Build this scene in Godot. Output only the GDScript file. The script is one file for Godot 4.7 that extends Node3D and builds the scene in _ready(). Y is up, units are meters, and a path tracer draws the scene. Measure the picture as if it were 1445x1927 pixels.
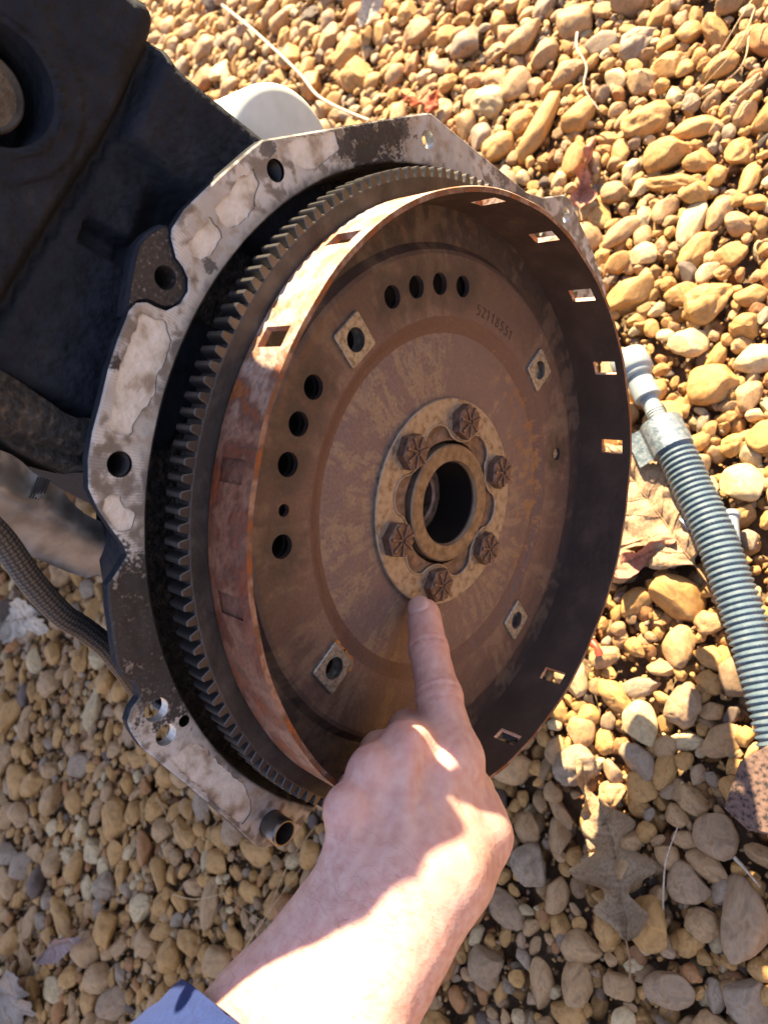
extends Node3D
# Flexplate on the back of an engine that lies on river gravel, a hand pointing at one of its bolts.
# World: y up, metres; the crankshaft axis runs along z at height AX, the open side of the flexplate faces +z.

const AX := 0.2341
const HUB := Vector3(0, 0.2341, 0)
const DRAWN := 0.87                                   # the engine, its plate and the hand are drawn in units of 0.87 m
const SEAT := Vector3(-0.0070, 0.0715, 0.0281)            # where the origin of that drawing stands on the gravel
var rng := RandomNumberGenerator.new()
var M := {}
var used := {}

# ---------------------------------------------------------------- scene
func _ready() -> void:
	var cam := Camera3D.new()
	cam.name = "camera"
	cam.transform = Transform3D(Basis(Vector3(0.27458, -0.63542, 0.72169), Vector3(0.95665, 0.25633, -0.13828), Vector3(-0.09713, 0.72838, 0.67826)).orthonormalized(), Vector3(-0.05403, 0.55, 0.21653))
	cam.near = 0.01; cam.far = 200.0
	var lens := CameraAttributesPhysical.new()
	lens.frustum_focal_length = 24.53; lens.frustum_focus_distance = 0.32; lens.exposure_aperture = 14.0
	lens.frustum_near = 0.01; lens.frustum_far = 200.0
	cam.attributes = lens
	add_child(cam)
	cam.fov = 71.03
	var we := WorldEnvironment.new(); we.name = "world"
	var env := Environment.new()
	env.background_mode = Environment.BG_SKY
	var sky := Sky.new()
	var sm := ProceduralSkyMaterial.new()
	sm.sky_top_color = Color(0.585, 0.635, 0.78); sm.sky_horizon_color = Color(0.88, 0.852, 0.85); sm.sky_curve = 0.16; sm.sky_energy_multiplier = 0.63
	sm.ground_bottom_color = Color(0.45, 0.36, 0.26); sm.ground_horizon_color = Color(0.62, 0.56, 0.48); sm.sun_angle_max = 12.0; sm.sun_curve = 0.1
	sky.sky_material = sm
	env.sky = sky
	env.tonemap_mode = Environment.TONE_MAPPER_LINEAR
	env.tonemap_exposure = 6.3
	env.sdfgi_enabled = true; env.ssao_enabled = true; env.ssil_enabled = true
	we.environment = env
	add_child(we)
	var sun := DirectionalLight3D.new(); sun.name = "sun"
	var to_sun := Vector3(0.79, 0.61, -0.262)
	sun.basis = Basis.looking_at(-to_sun, Vector3.UP)
	sun.light_energy = 1.3; sun.light_color = Color(1.0, 0.91, 0.755); sun.light_angular_distance = 0.5; sun.shadow_enabled = true
	add_child(sun)
	materials()
	var gm := PlaneMesh.new(); gm.size = Vector2(120, 120)
	var ground := put("ground", gm, M.soil, self, Vector3(0, -0.012, 0))
	tag(ground, "dark earth under the gravel of the drive", "", "", "structure")
	engine()
	flexplate()
	oil_filter()
	braided_hose()
	person()
	hose()
	debris()
	gravel(cam)

# ---------------------------------------------------------------- mesh builder
class MB:
	var v := PackedVector3Array()
	var n := PackedVector3Array()
	var uv := PackedVector2Array()
	var c := PackedColorArray()
	var ix := PackedInt32Array()
	func p(pos: Vector3, nor: Vector3, u := Vector2.ZERO, col := Color.WHITE) -> int:
		v.append(pos); n.append(nor.normalized()); uv.append(u); c.append(col)
		return v.size() - 1
	func t(a: int, b: int, d: int) -> void:
		var g := (v[b] - v[a]).cross(v[d] - v[a])
		if g.dot(n[a] + n[b] + n[d]) > 0.0:
			ix.append(a); ix.append(d); ix.append(b)
		else:
			ix.append(a); ix.append(b); ix.append(d)
	func q(a: int, b: int, d: int, e: int) -> void:
		t(a, b, d); t(a, d, e)
	func flat(a: Vector3, b: Vector3, d: Vector3, nor: Vector3, col := Color.WHITE) -> void:
		t(p(a, nor, Vector2.ZERO, col), p(b, nor, Vector2.ZERO, col), p(d, nor, Vector2.ZERO, col))
	func flat4(a: Vector3, b: Vector3, d: Vector3, e: Vector3, nor: Vector3, col := Color.WHITE) -> void:
		q(p(a, nor, Vector2(0, 0), col), p(b, nor, Vector2(1, 0), col), p(d, nor, Vector2(1, 1), col), p(e, nor, Vector2(0, 1), col))
	func smooth() -> void:   # area weighted normals from the faces, kept on the side the given normals point to
		var acc := PackedVector3Array(); acc.resize(v.size())
		for i in range(0, ix.size(), 3):
			var a := ix[i]; var b := ix[i + 1]; var d := ix[i + 2]
			var g := (v[d] - v[a]).cross(v[b] - v[a])
			acc[a] += g; acc[b] += g; acc[d] += g
		for i in v.size():
			if acc[i].length_squared() > 0.0:
				n[i] = acc[i].normalized()
	func mesh() -> ArrayMesh:
		var a := []; a.resize(Mesh.ARRAY_MAX)
		a[Mesh.ARRAY_VERTEX] = v; a[Mesh.ARRAY_NORMAL] = n; a[Mesh.ARRAY_TEX_UV] = uv; a[Mesh.ARRAY_COLOR] = c; a[Mesh.ARRAY_INDEX] = ix
		var m := ArrayMesh.new(); m.add_surface_from_arrays(Mesh.PRIMITIVE_TRIANGLES, a)
		return m

func numbered(called: String, parent: Node) -> String:
	var k := str(parent.get_instance_id()) + called
	if not used.has(k):
		used[k] = 0
		return called
	used[k] += 1
	return "%s_%03d" % [called, used[k]]

func put(called: String, m: Mesh, mat: Material, parent: Node = self, at := Vector3.ZERO) -> MeshInstance3D:
	var o := MeshInstance3D.new()
	o.name = numbered(called, parent); o.mesh = m; o.material_override = mat; o.position = at
	parent.add_child(o, true)
	return o

func tag(o: Node, label: String, category := "", group := "", kind := "") -> void:
	if label: o.set_meta("label", label)
	if category: o.set_meta("category", category)
	if group: o.set_meta("group", group)
	if kind: o.set_meta("kind", kind)

func seat(o: Node3D) -> void:
	o.scale = Vector3.ONE * DRAWN
	o.position = SEAT + o.position * DRAWN

func thing(called: String, at := Vector3.ZERO) -> Node3D:
	var o := Node3D.new(); o.name = numbered(called, self); o.position = at
	add_child(o, true)
	return o

# ---------------------------------------------------------------- shapes
func lathe(b: MB, prof: Array, segs := 128, a0 := 0.0, a1 := TAU, crease := 0.5) -> void:
	# prof: Vector2(radius, z); outward normal is to the left of the direction of travel
	var segn := []
	for i in prof.size() - 1:
		var d: Vector2 = (prof[i + 1] - prof[i]).normalized()
		segn.append(Vector2(-d.y, d.x))
	for i in prof.size() - 1:
		var n0: Vector2 = segn[i]; var n1: Vector2 = segn[i]
		if i > 0 and absf(segn[i - 1].angle_to(segn[i])) < crease: n0 = (segn[i - 1] + segn[i]).normalized()
		if i < prof.size() - 2 and absf(segn[i + 1].angle_to(segn[i])) < crease: n1 = (segn[i + 1] + segn[i]).normalized()
		var base := b.v.size()
		for s in segs + 1:
			var a := a0 + (a1 - a0) * s / segs
			var cs := cos(a); var sn := sin(a)
			for k in 2:
				var q: Vector2 = prof[i + k]; var nn: Vector2 = n0 if k == 0 else n1
				b.p(Vector3(q.x * cs, q.x * sn, q.y), Vector3(nn.x * cs, nn.x * sn, nn.y), Vector2(q.x * cs, -q.x * sn) / 0.36 + Vector2(0.5, 0.5))
		for s in segs:
			var o := base + s * 2
			b.q(o, o + 1, o + 3, o + 2)

func tube(b: MB, path: Array, rad: Callable, segs := 16, caps := true, vscale := 1.0, squash := 1.0, up := Vector3.UP) -> void:
	var dist := 0.0
	var rows := []
	for i in path.size():
		var d: Vector3 = (path[mini(i + 1, path.size() - 1)] - path[maxi(i - 1, 0)]).normalized()
		var side := d.cross(up).normalized()
		var top := side.cross(d).normalized()
		if i > 0: dist += (path[i] - path[i - 1]).length()
		var r: float = rad.call(dist)
		var row := []
		for s in segs + 1:
			var a := TAU * s / segs
			var off := side * cos(a) * r + top * sin(a) * r * squash
			row.append(b.p(path[i] + off, side * cos(a) * squash + top * sin(a), Vector2(float(s) / segs, dist * vscale)))
		rows.append(row)
		if i > 0:
			for s in segs:
				b.q(rows[i - 1][s], rows[i - 1][s + 1], row[s + 1], row[s])
		if caps and (i == 0 or i == path.size() - 1):
			var nn := -d if i == 0 else d
			var cidx := b.p(path[i], nn)
			var ring := []
			for s in segs + 1: ring.append(b.p(b.v[row[s]], nn))
			for s in segs: b.t(cidx, ring[s], ring[s + 1])

func curve(pts: Array, steps: int) -> Array:   # Catmull-Rom through the points
	var out := []
	for i in pts.size() - 1:
		var a: Vector3 = pts[maxi(i - 1, 0)]; var b: Vector3 = pts[i]; var c: Vector3 = pts[i + 1]; var d: Vector3 = pts[mini(i + 2, pts.size() - 1)]
		for s in steps:
			out.append(b.cubic_interpolate(c, a, d, float(s) / steps))
	out.append(pts[-1])
	return out

func mm(flat: Array) -> PackedVector2Array:   # x, y in millimetres
	var o := PackedVector2Array()
	for i in range(0, flat.size(), 2): o.append(Vector2(flat[i], flat[i + 1]) * 0.001)
	return o

func ccw(p: PackedVector2Array) -> PackedVector2Array:
	var q := p.duplicate()
	if Geometry2D.is_polygon_clockwise(q): q.reverse()
	return q

func circle(c: Vector2, r: float, n := 24) -> PackedVector2Array:
	var o := PackedVector2Array()
	for i in n: o.append(c + Vector2(cos(TAU * i / n), sin(TAU * i / n)) * r)
	return o

func rounded(p: PackedVector2Array, times := 2) -> PackedVector2Array:   # Chaikin corner cutting
	for k in times:
		var o := PackedVector2Array()
		for i in p.size():
			var a := p[i]; var b := p[(i + 1) % p.size()]
			o.append(a.lerp(b, 0.25)); o.append(a.lerp(b, 0.75))
		p = o
	return p

func inset(p: PackedVector2Array, d: float) -> PackedVector2Array:   # of a counter-clockwise loop, towards its inside
	var o := PackedVector2Array()
	for i in p.size():
		var a := (p[i] - p[(i + p.size() - 1) % p.size()]).normalized()
		var b := (p[(i + 1) % p.size()] - p[i]).normalized()
		var n := (Vector2(-a.y, a.x) + Vector2(-b.y, b.x))
		var m := n.normalized()
		o.append(p[i] + m * d / maxf(0.5, m.dot(Vector2(-a.y, a.x))))
	return o

func sheet(b: MB, outer: PackedVector2Array, holes: Array, cell: float, zf: Callable, face := 1.0, uvs := 0.5) -> void:
	# a face over an outline with holes, cut into cells; zf(Vector2) -> height
	const K := 1000.0
	var box := Rect2(outer[0], Vector2.ZERO)
	for q in outer: box = box.expand(q)
	var big := PackedVector2Array()
	for q in outer: big.append(q * K)
	var hs := []
	for h in holes:
		var hp := PackedVector2Array(); var hb := Rect2(h[0], Vector2.ZERO)
		for q in h:
			hp.append(q * K); hb = hb.expand(q)
		hs.append([hp, hb])
	var e := 0.0004
	for i in ceili(box.size.x / cell):
		for j in ceili(box.size.y / cell):
			var r := Rect2(box.position + Vector2(i, j) * cell, Vector2(cell, cell))
			var sq := PackedVector2Array([r.position * K, Vector2(r.end.x, r.position.y) * K, r.end * K, Vector2(r.position.x, r.end.y) * K])
			var pieces: Array = Geometry2D.intersect_polygons(sq, big)
			for h in hs:
				if not h[1].intersects(r): continue
				var nx := []
				var mid: float = h[1].get_center().x
				for half in [[r.position.x, minf(mid, r.end.x)], [maxf(mid, r.position.x), r.end.x]]:   # cut through the hole's middle, so that no piece has a hole
					if half[1] - half[0] < 0.000001: continue
					var hb := PackedVector2Array([Vector2(half[0], r.position.y) * K, Vector2(half[1], r.position.y) * K, Vector2(half[1], r.end.y) * K, Vector2(half[0], r.end.y) * K])
					for pc in pieces:
						for pq in Geometry2D.intersect_polygons(pc, hb): nx.append_array(Geometry2D.clip_polygons(pq, h[0]))
				pieces = nx
			for pc in pieces:
				var tri := Geometry2D.triangulate_polygon(pc)
				var ids := []
				for q in pc:
					var w: Vector2 = q / K
					var z: float = zf.call(w)
					var gx: float = zf.call(w + Vector2(e, 0)) - z
					var gy: float = zf.call(w + Vector2(0, e)) - z
					ids.append(b.p(Vector3(w.x, w.y, z), Vector3(-gx, -gy, e) * face, Vector2(w.x, -w.y) / uvs + Vector2(0.5, 0.5)))
				for k in range(0, tri.size(), 3): b.t(ids[tri[k]], ids[tri[k + 1]], ids[tri[k + 2]])

func wall(b: MB, loop: PackedVector2Array, z0: Callable, z1: Callable, outward := 1.0, smoothing := true, uvs := 0.5) -> void:
	# side wall along a counter-clockwise loop
	var n := loop.size()
	for i in n:
		var a := loop[i]; var c := loop[(i + 1) % n]
		var d := (c - a).normalized(); var nn := Vector2(d.y, -d.x) * outward
		var na := nn; var nc := nn
		if smoothing:
			var dp := (a - loop[(i + n - 1) % n]).normalized(); var dn := (loop[(i + 2) % n] - c).normalized()
			if d.dot(dp) > 0.8: na = (nn + Vector2(dp.y, -dp.x) * outward).normalized()
			if d.dot(dn) > 0.8: nc = (nn + Vector2(dn.y, -dn.x) * outward).normalized()
		var ua := Vector2(a.x, -a.y) / uvs + Vector2(0.5, 0.5); var uc := Vector2(c.x, -c.y) / uvs + Vector2(0.5, 0.5)
		b.q(b.p(Vector3(a.x, a.y, z0.call(a)), Vector3(na.x, na.y, 0), ua), b.p(Vector3(c.x, c.y, z0.call(c)), Vector3(nc.x, nc.y, 0), uc), b.p(Vector3(c.x, c.y, z1.call(c)), Vector3(nc.x, nc.y, 0), uc), b.p(Vector3(a.x, a.y, z1.call(a)), Vector3(na.x, na.y, 0), ua))

func at_z(z: float) -> Callable:
	return func(_p): return z

func prism(b: MB, loop: PackedVector2Array, top: float, bottom: float, bevel := 0.0006, holes: Array = [], cell := 1.0, back := true) -> void:
	# a plate: bevelled top edge, walls, holes with walls
	loop = ccw(loop)
	var ins := inset(loop, bevel)
	sheet(b, ins, holes, cell, at_z(top), 1.0)
	var n := loop.size()
	for i in n:
		var j := (i + 1) % n
		var d := (loop[j] - loop[i]).normalized()
		var nn := Vector3(d.y, -d.x, 1.0)
		b.flat4(Vector3(loop[i].x, loop[i].y, top - bevel), Vector3(loop[j].x, loop[j].y, top - bevel), Vector3(ins[j].x, ins[j].y, top), Vector3(ins[i].x, ins[i].y, top), nn)
	wall(b, loop, at_z(top - bevel), at_z(bottom))
	for h in holes: wall(b, ccw(h), at_z(top), at_z(bottom), -1.0)
	if back: sheet(b, loop, holes, cell, at_z(bottom), -1.0)

# ---------------------------------------------------------------- materials
func noise(sd: int, freq: float, oct := 4, type := FastNoiseLite.TYPE_SIMPLEX_SMOOTH) -> FastNoiseLite:
	var f := FastNoiseLite.new()
	f.seed = sd; f.frequency = freq; f.fractal_octaves = oct; f.noise_type = type
	f.fractal_type = FastNoiseLite.FRACTAL_FBM if oct > 1 else FastNoiseLite.FRACTAL_NONE
	return f

func ntex(sd: int, freq: float, stops: Array, size := 512, oct := 5, normal := 0.0, type := FastNoiseLite.TYPE_SIMPLEX_SMOOTH) -> NoiseTexture2D:
	var t := NoiseTexture2D.new()
	t.width = size; t.height = size; t.seamless = true; t.noise = noise(sd, freq, oct, type)
	if normal > 0.0:
		t.as_normal_map = true; t.bump_strength = normal
	elif stops:
		var g := Gradient.new()
		var off := PackedFloat32Array(); var col := PackedColorArray()
		for s in stops:
			off.append(s[0]); col.append(s[1])
		g.offsets = off; g.colors = col
		t.color_ramp = g
	return t

func lin(r: float, g: float, b: float) -> Color:
	return Color(r, g, b).linear_to_srgb()

func mat(called: String, col: Color, rough := 0.7, metal := 0.0, tex: Texture2D = null, nrm: Texture2D = null, scale := 20.0, nscale := 1.0) -> StandardMaterial3D:
	var m := StandardMaterial3D.new()
	m.resource_name = called
	m.albedo_color = col; m.roughness = rough; m.metallic = metal
	if tex: m.albedo_texture = tex
	if nrm:
		m.normal_enabled = true; m.normal_texture = nrm; m.normal_scale = nscale
	if tex or nrm:
		m.uv1_triplanar = true; m.uv1_scale = Vector3.ONE * scale
	return m

func lumps(sd: int, freq: float, size: int, oct := 4) -> PackedByteArray:
	return noise(sd, freq, oct).get_image(size, size).get_data()

func step01(a: float, b: float, x: float) -> float:
	return smoothstep(a, b, x)

# print of the worn paint, oil and rust on the flexplate face, darkened towards the rim; 0.36 m square round the axis
func plate_texture() -> ImageTexture:
	const N := 1024
	var n1 := lumps(11, 0.006, N, 5); var n2 := lumps(12, 0.03, N, 4); var n3 := lumps(13, 0.15, N, 3)
	var streak := noise(14, 1.0, 3)
	var rough := noise(15, 3.0, 3)
	var data := PackedByteArray(); data.resize(N * N * 3)
	var holes := []
	for a in [46.4, 37.3, 28.2, 18.8, 79.2, 88.1, 97.2, 115.2, -58.0]: holes.append(Vector2(cos(deg_to_rad(a)), sin(deg_to_rad(a))) * 0.118)
	for y in N:
		var py := (0.5 - (y + 0.5) / N) * 0.36
		for x in N:
			var px := ((x + 0.5) / N - 0.5) * 0.36
			var r := sqrt(px * px + py * py)
			if r > 0.17: continue
			var th := atan2(py, px)
			var k := y * N + x
			var a := n1[k] / 255.0; var b := n2[k] / 255.0; var c := n3[k] / 255.0
			# radial wipe marks: noise that varies fast round the circle and slowly along the radius
			var st := 0.5 + 0.5 * streak.get_noise_3d(cos(th) * 3.2, sin(th) * 3.2, r * 7.0)
			var st2 := 0.5 + 0.5 * streak.get_noise_3d(cos(th) * 14.0 + 40.0, sin(th) * 14.0, r * 40.0)
			var col := Vector3(0.130, 0.083, 0.073)          # dull brown coat of old oil
			var tan_ := Vector3(0.27, 0.19, 0.12)
			var red := Vector3(0.105, 0.048, 0.034)
			var dark := Vector3(0.036, 0.024, 0.021)
			col = col.lerp(Vector3(0.165, 0.105, 0.085), step01(0.4, 0.75, a) * 0.6)
			var wipe := step01(0.46, 0.58, st * 0.75 + b * 0.25) * step01(0.3, 0.55, st2)
			if r < 0.093:
				col = col.lerp(Vector3(0.195, 0.125, 0.108), 0.65)
				col = col.lerp(tan_, wipe * 0.8 * step01(0.30, 0.55, c * 0.4 + b * 0.6))
			elif r < 0.1018:
				col = col.lerp(red, 0.75)
			else:
				col = col.lerp(Vector3(0.125, 0.062, 0.048), 0.45)
				col = col.lerp(dark, 0.42 * step01(0.104, 0.120, r) + 0.50 * step01(0.13, 0.14, r))  # darker outwards, most in the groove by the rim
				col = col.lerp(tan_, wipe * 0.30)
				col = col.lerp(red, 0.45 * step01(0.55, 0.7, b) * step01(0.45, 0.6, a))
			# soot round the holes
			var near := 1.0
			for h in holes: near = minf(near, (Vector2(px, py) - h).length())
			col = col.lerp(dark, 0.75 * (1.0 - step01(0.006, 0.020, near + (b - 0.5) * 0.01)))
			# bright rust on the lower right
			var side := maxf(0.0, cos(th + 1.05))
			var rust := step01(0.69, 0.80, b * 0.55 + c * 0.2 + side * 0.32 * step01(0.06, 0.085, r) * (1.0 - step01(0.095, 0.11, r)))
			col = col.lerp(Vector3(0.29, 0.13, 0.035), rust * 0.6)
			col *= 0.62 + 0.34 * c
			data[k * 3] = clampi(int(pow(col.x, 0.4545) * 255.0), 0, 255)
			data[k * 3 + 1] = clampi(int(pow(col.y, 0.4545) * 255.0), 0, 255)
			data[k * 3 + 2] = clampi(int(pow(col.z, 0.4545) * 255.0), 0, 255)
	return ImageTexture.create_from_image(Image.create_from_data(N, N, false, Image.FORMAT_RGB8, data))

# machined aluminium of the flange with grease; 0.5 m square round the axis
var grease := []
func flange_texture() -> ImageTexture:
	const N := 1536
	var n1 := lumps(21, 0.006, N, 5); var n2 := lumps(22, 0.03, N, 5); var n3 := lumps(23, 0.16, N, 3)
	var data := PackedByteArray(); data.resize(N * N * 3)
	for y in N:
		var py := (0.5 - (y + 0.5) / N) * 0.5
		for x in N:
			var px := ((x + 0.5) / N - 0.5) * 0.5
			var r := sqrt(px * px + py * py)
			if r < 0.15 or r > 0.25: continue
			var k := y * N + x
			var a := n1[k] / 255.0; var b := n2[k] / 255.0; var c := n3[k] / 255.0
			var th := atan2(py, px)
			var line := 0.5 + 0.5 * sin(th * 1000.0 + (b - 0.5) * 2.5)
			var v := 0.35 + 0.14 * line * step01(0.3, 0.6, a) + 0.10 * (a - 0.5)
			var col := Vector3(v * 1.02, v * 0.97, v * 0.88)
			col = col.lerp(Vector3(0.27, 0.225, 0.17), step01(0.42, 0.66, b) * 0.75)
			# grease: blobs given as (centre, radius), edges eaten by noise
			var g := 0.0
			for q in grease:
				var d: float = (Vector2(px, py) - q[0]).length() / q[1]
				g = maxf(g, (1.0 - step01(0.55, 1.1, d + (b - 0.5) * 1.5 + (c - 0.5) * 0.9)) * q[2])
			g = maxf(g, step01(0.72, 0.78, c * 0.6 + b * 0.4) * 0.75)
			g = maxf(g, (1.0 - step01(0.1765, 0.1815, r + (b - 0.5) * 0.008)) * 0.8 * step01(0.3, 0.55, a))
			g = maxf(g, step01(0.50, 0.66, b * 0.5 + a * 0.5 + 0.10 * step01(0.196, 0.203, r)) * 0.55)
			col = col.lerp(Vector3(0.014, 0.0105, 0.009).lerp(Vector3(0.075, 0.05, 0.038), step01(0.55, 0.75, c * 0.7 + a * 0.3)), clampf(g, 0, 1) * 0.95)
			data[k * 3] = clampi(int(pow(maxf(col.x, 0), 0.4545) * 255.0), 0, 255)
			data[k * 3 + 1] = clampi(int(pow(maxf(col.y, 0), 0.4545) * 255.0), 0, 255)
			data[k * 3 + 2] = clampi(int(pow(maxf(col.z, 0), 0.4545) * 255.0), 0, 255)
	return ImageTexture.create_from_image(Image.create_from_data(N, N, false, Image.FORMAT_RGB8, data))

func materials() -> void:
	var g := func(v): return lin(v, v, v)
	var speck := ntex(31, 0.008, [[0.0, Color(0.74, 0.70, 0.64)], [0.35, Color(0.90, 0.88, 0.86)], [0.55, Color(1, 1, 1)], [0.75, Color(0.95, 0.90, 0.82)], [1.0, Color(0.80, 0.72, 0.60)]], 512, 7)
	var bump := ntex(32, 0.02, [], 512, 5, 5.0)
	var bump_fine := ntex(33, 0.05, [], 512, 4, 6.0)
	M.speck = speck; M.bump = bump; M.bump_fine = bump_fine
	# pebbles: one material per stone colour
	var tones := [lin(0.45, 0.255, 0.083), lin(0.41, 0.258, 0.122), lin(0.52, 0.40, 0.22), lin(0.31, 0.235, 0.16), lin(0.36, 0.17, 0.058), lin(0.12, 0.085, 0.062), lin(0.345, 0.232, 0.135)]
	for i in tones.size():
		var m := mat("pebble_%d" % i, tones[i], 0.72, 0.0, speck, bump, 0.42, 0.55)
		M["pebble%d" % i] = m
	var many := mat("gravel", Color.WHITE, 0.78, 0.0, speck, bump, 0.42, 0.5)
	many.vertex_color_use_as_albedo = true
	M.gravel = many
	M.soil = mat("soil", lin(0.17, 0.11, 0.06), 0.95, 0.0, speck, bump, 6.0, 1.5)
	# black painted cast iron
	M.iron = mat("black_iron", Color.WHITE, 0.78, 0.0, ntex(34, 0.012, [[0.0, lin(0.009, 0.011, 0.0155)], [0.5, lin(0.0135, 0.0162, 0.0225)], [0.8, lin(0.018, 0.0205, 0.027)], [1.0, lin(0.03, 0.03, 0.032)]], 512, 6), ntex(35, 0.035, [], 512, 4, 7.0), 8.0, 0.7)
	M.iron.metallic_specular = 0.25
	M.iron_dusty = mat("dusty_iron", Color.WHITE, 0.85, 0.0, ntex(36, 0.03, [[0.0, lin(0.010, 0.009, 0.009)], [0.5, lin(0.018, 0.016, 0.014)], [0.72, lin(0.06, 0.045, 0.03)], [1.0, lin(0.13, 0.095, 0.06)]], 512, 6), ntex(37, 0.05, [], 512, 4, 8.0), 10.0, 1.0)
	M.boss = mat("oily_boss", Color.WHITE, 0.7, 0.0, ntex(62, 0.05, [[0.0, lin(0.012, 0.010, 0.009)], [0.6, lin(0.022, 0.018, 0.016)], [0.76, lin(0.04, 0.034, 0.03)], [0.86, lin(0.12, 0.10, 0.085)], [1.0, lin(0.25, 0.22, 0.19)]], 512, 4), bump_fine, 16.0, 0.5)
	M.cavity = mat("oily_casting", Color.WHITE, 0.7, 0.0, ntex(38, 0.03, [[0.0, lin(0.008, 0.007, 0.006)], [0.5, lin(0.02, 0.016, 0.014)], [1.0, lin(0.10, 0.075, 0.058)]], 512, 6), ntex(39, 0.045, [], 512, 4, 9.0), 9.0, 1.2)
	var fl := StandardMaterial3D.new()
	fl.resource_name = "machined_flange"; fl.roughness = 0.66; fl.metallic = 0.05; fl.metallic_specular = 0.35
	fl.normal_enabled = true; fl.normal_texture = ntex(40, 0.08, [], 512, 3, 3.0); fl.normal_scale = 0.3
	M.flange = fl
	M.cast_pad = mat("cast_pad", Color.WHITE, 0.6, 0.05, ntex(41, 0.012, [[0.0, lin(0.16, 0.12, 0.09)], [0.28, lin(0.34, 0.295, 0.235)], [0.46, lin(0.47, 0.44, 0.38)], [0.75, lin(0.56, 0.535, 0.48)], [1.0, lin(0.42, 0.36, 0.29)]], 512, 6), bump_fine, 9.0, 0.35)
	M.pad_edge = mat("pad_edge", lin(0.10, 0.078, 0.06), 0.8, 0.0, speck, bump_fine, 30.0, 0.6)
	M.hole = mat("dark_bore", lin(0.022, 0.019, 0.018), 0.35, 0.6)  # near black; also paints the shade inside the hub bore
	M.bare = mat("bare_edge", lin(0.6, 0.6, 0.58), 0.35, 0.6, speck, bump_fine, 30.0, 0.3)
	var pl := StandardMaterial3D.new()
	pl.resource_name = "oiled_plate"; pl.albedo_texture = plate_texture(); pl.roughness = 0.56; pl.metallic = 0.15
	pl.normal_enabled = true; pl.normal_texture = bump_fine; pl.normal_scale = 0.16; pl.uv1_scale = Vector3.ONE
	M.plate = pl
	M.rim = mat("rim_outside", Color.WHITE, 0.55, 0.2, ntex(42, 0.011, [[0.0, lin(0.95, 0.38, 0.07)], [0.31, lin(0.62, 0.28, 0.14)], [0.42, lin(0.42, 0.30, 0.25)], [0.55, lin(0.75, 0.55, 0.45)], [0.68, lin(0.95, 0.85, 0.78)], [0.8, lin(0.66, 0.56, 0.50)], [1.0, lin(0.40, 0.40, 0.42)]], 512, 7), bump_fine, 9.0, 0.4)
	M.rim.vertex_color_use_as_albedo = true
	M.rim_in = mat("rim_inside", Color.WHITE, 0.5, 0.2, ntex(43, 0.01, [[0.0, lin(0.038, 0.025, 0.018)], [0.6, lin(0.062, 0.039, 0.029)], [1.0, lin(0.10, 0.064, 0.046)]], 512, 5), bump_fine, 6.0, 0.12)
	M.gear = mat("gear_steel", Color.WHITE, 0.5, 0.3, ntex(44, 0.012, [[0.0, lin(0.020, 0.017, 0.016)], [0.5, lin(0.038, 0.032, 0.029)], [1.0, lin(0.07, 0.06, 0.053)]], 512, 5), bump_fine, 9.0, 0.15)
	M.tooth = mat("tooth_steel", lin(0.10, 0.095, 0.092), 0.34, 0.85, null, bump_fine, 40.0, 0.15)
	M.spacer = mat("worn_spacer", Color.WHITE, 0.42, 0.5, ntex(45, 0.03, [[0.0, lin(0.10, 0.065, 0.045)], [0.25, lin(0.19, 0.14, 0.10)], [0.37, lin(0.235, 0.195, 0.15)], [0.6, lin(0.28, 0.235, 0.185)], [0.85, lin(0.31, 0.265, 0.215)], [1.0, lin(0.25, 0.20, 0.15)]], 512, 6), bump_fine, 11.0, 0.2)
	M.crank = mat("brown_crank", Color.WHITE, 0.5, 0.35, ntex(46, 0.02, [[0.0, lin(0.05, 0.03, 0.022)], [0.5, lin(0.14, 0.09, 0.065)], [1.0, lin(0.24, 0.16, 0.11)]], 512, 5), bump_fine, 14.0, 0.3)
	M.ring = mat("hub_ring", Color.WHITE, 0.45, 0.5, ntex(47, 0.02, [[0.0, lin(0.10, 0.07, 0.045)], [0.5, lin(0.17, 0.125, 0.085)], [0.8, lin(0.22, 0.165, 0.115)], [1.0, lin(0.30, 0.19, 0.12)]], 512, 5), bump_fine, 14.0, 0.2)
	M.bolt = mat("brown_bolt", Color.WHITE, 0.5, 0.35, ntex(48, 0.02, [[0.0, lin(0.05, 0.028, 0.02)], [0.5, lin(0.12, 0.07, 0.05)], [1.0, lin(0.22, 0.15, 0.11)]], 512, 5), bump_fine, 22.0, 0.4)
	M.nut = mat("weld_nut", Color.WHITE, 0.42, 0.6, ntex(49, 0.03, [[0.0, lin(0.10, 0.085, 0.07)], [0.4, lin(0.24, 0.22, 0.185)], [0.75, lin(0.33, 0.31, 0.27)], [1.0, lin(0.2, 0.12, 0.06)]], 512, 5), bump_fine, 18.0, 0.35)
	M.rust = mat("orange_rust", lin(0.36, 0.15, 0.035), 0.9, 0.0, speck, bump_fine, 40.0, 0.8)
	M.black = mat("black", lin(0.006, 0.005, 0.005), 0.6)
	M.stamp = mat("dark_stamp", lin(0.03, 0.016, 0.013), 0.6)  # dark strokes of the part number
	M.sleeve_steel = mat("dowel_steel", lin(0.17, 0.15, 0.13), 0.3, 0.85, null, bump_fine, 30.0, 0.1)
	M.cover = mat("valve_cover", Color.WHITE, 0.45, 0.3, ntex(50, 0.010, [[0.0, lin(0.03, 0.028, 0.025)], [0.33, lin(0.10, 0.09, 0.078)], [0.5, lin(0.22, 0.20, 0.17)], [0.7, lin(0.32, 0.29, 0.245)], [1.0, lin(0.38, 0.35, 0.30)]], 512, 6), bump, 7.0, 0.5)
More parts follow.
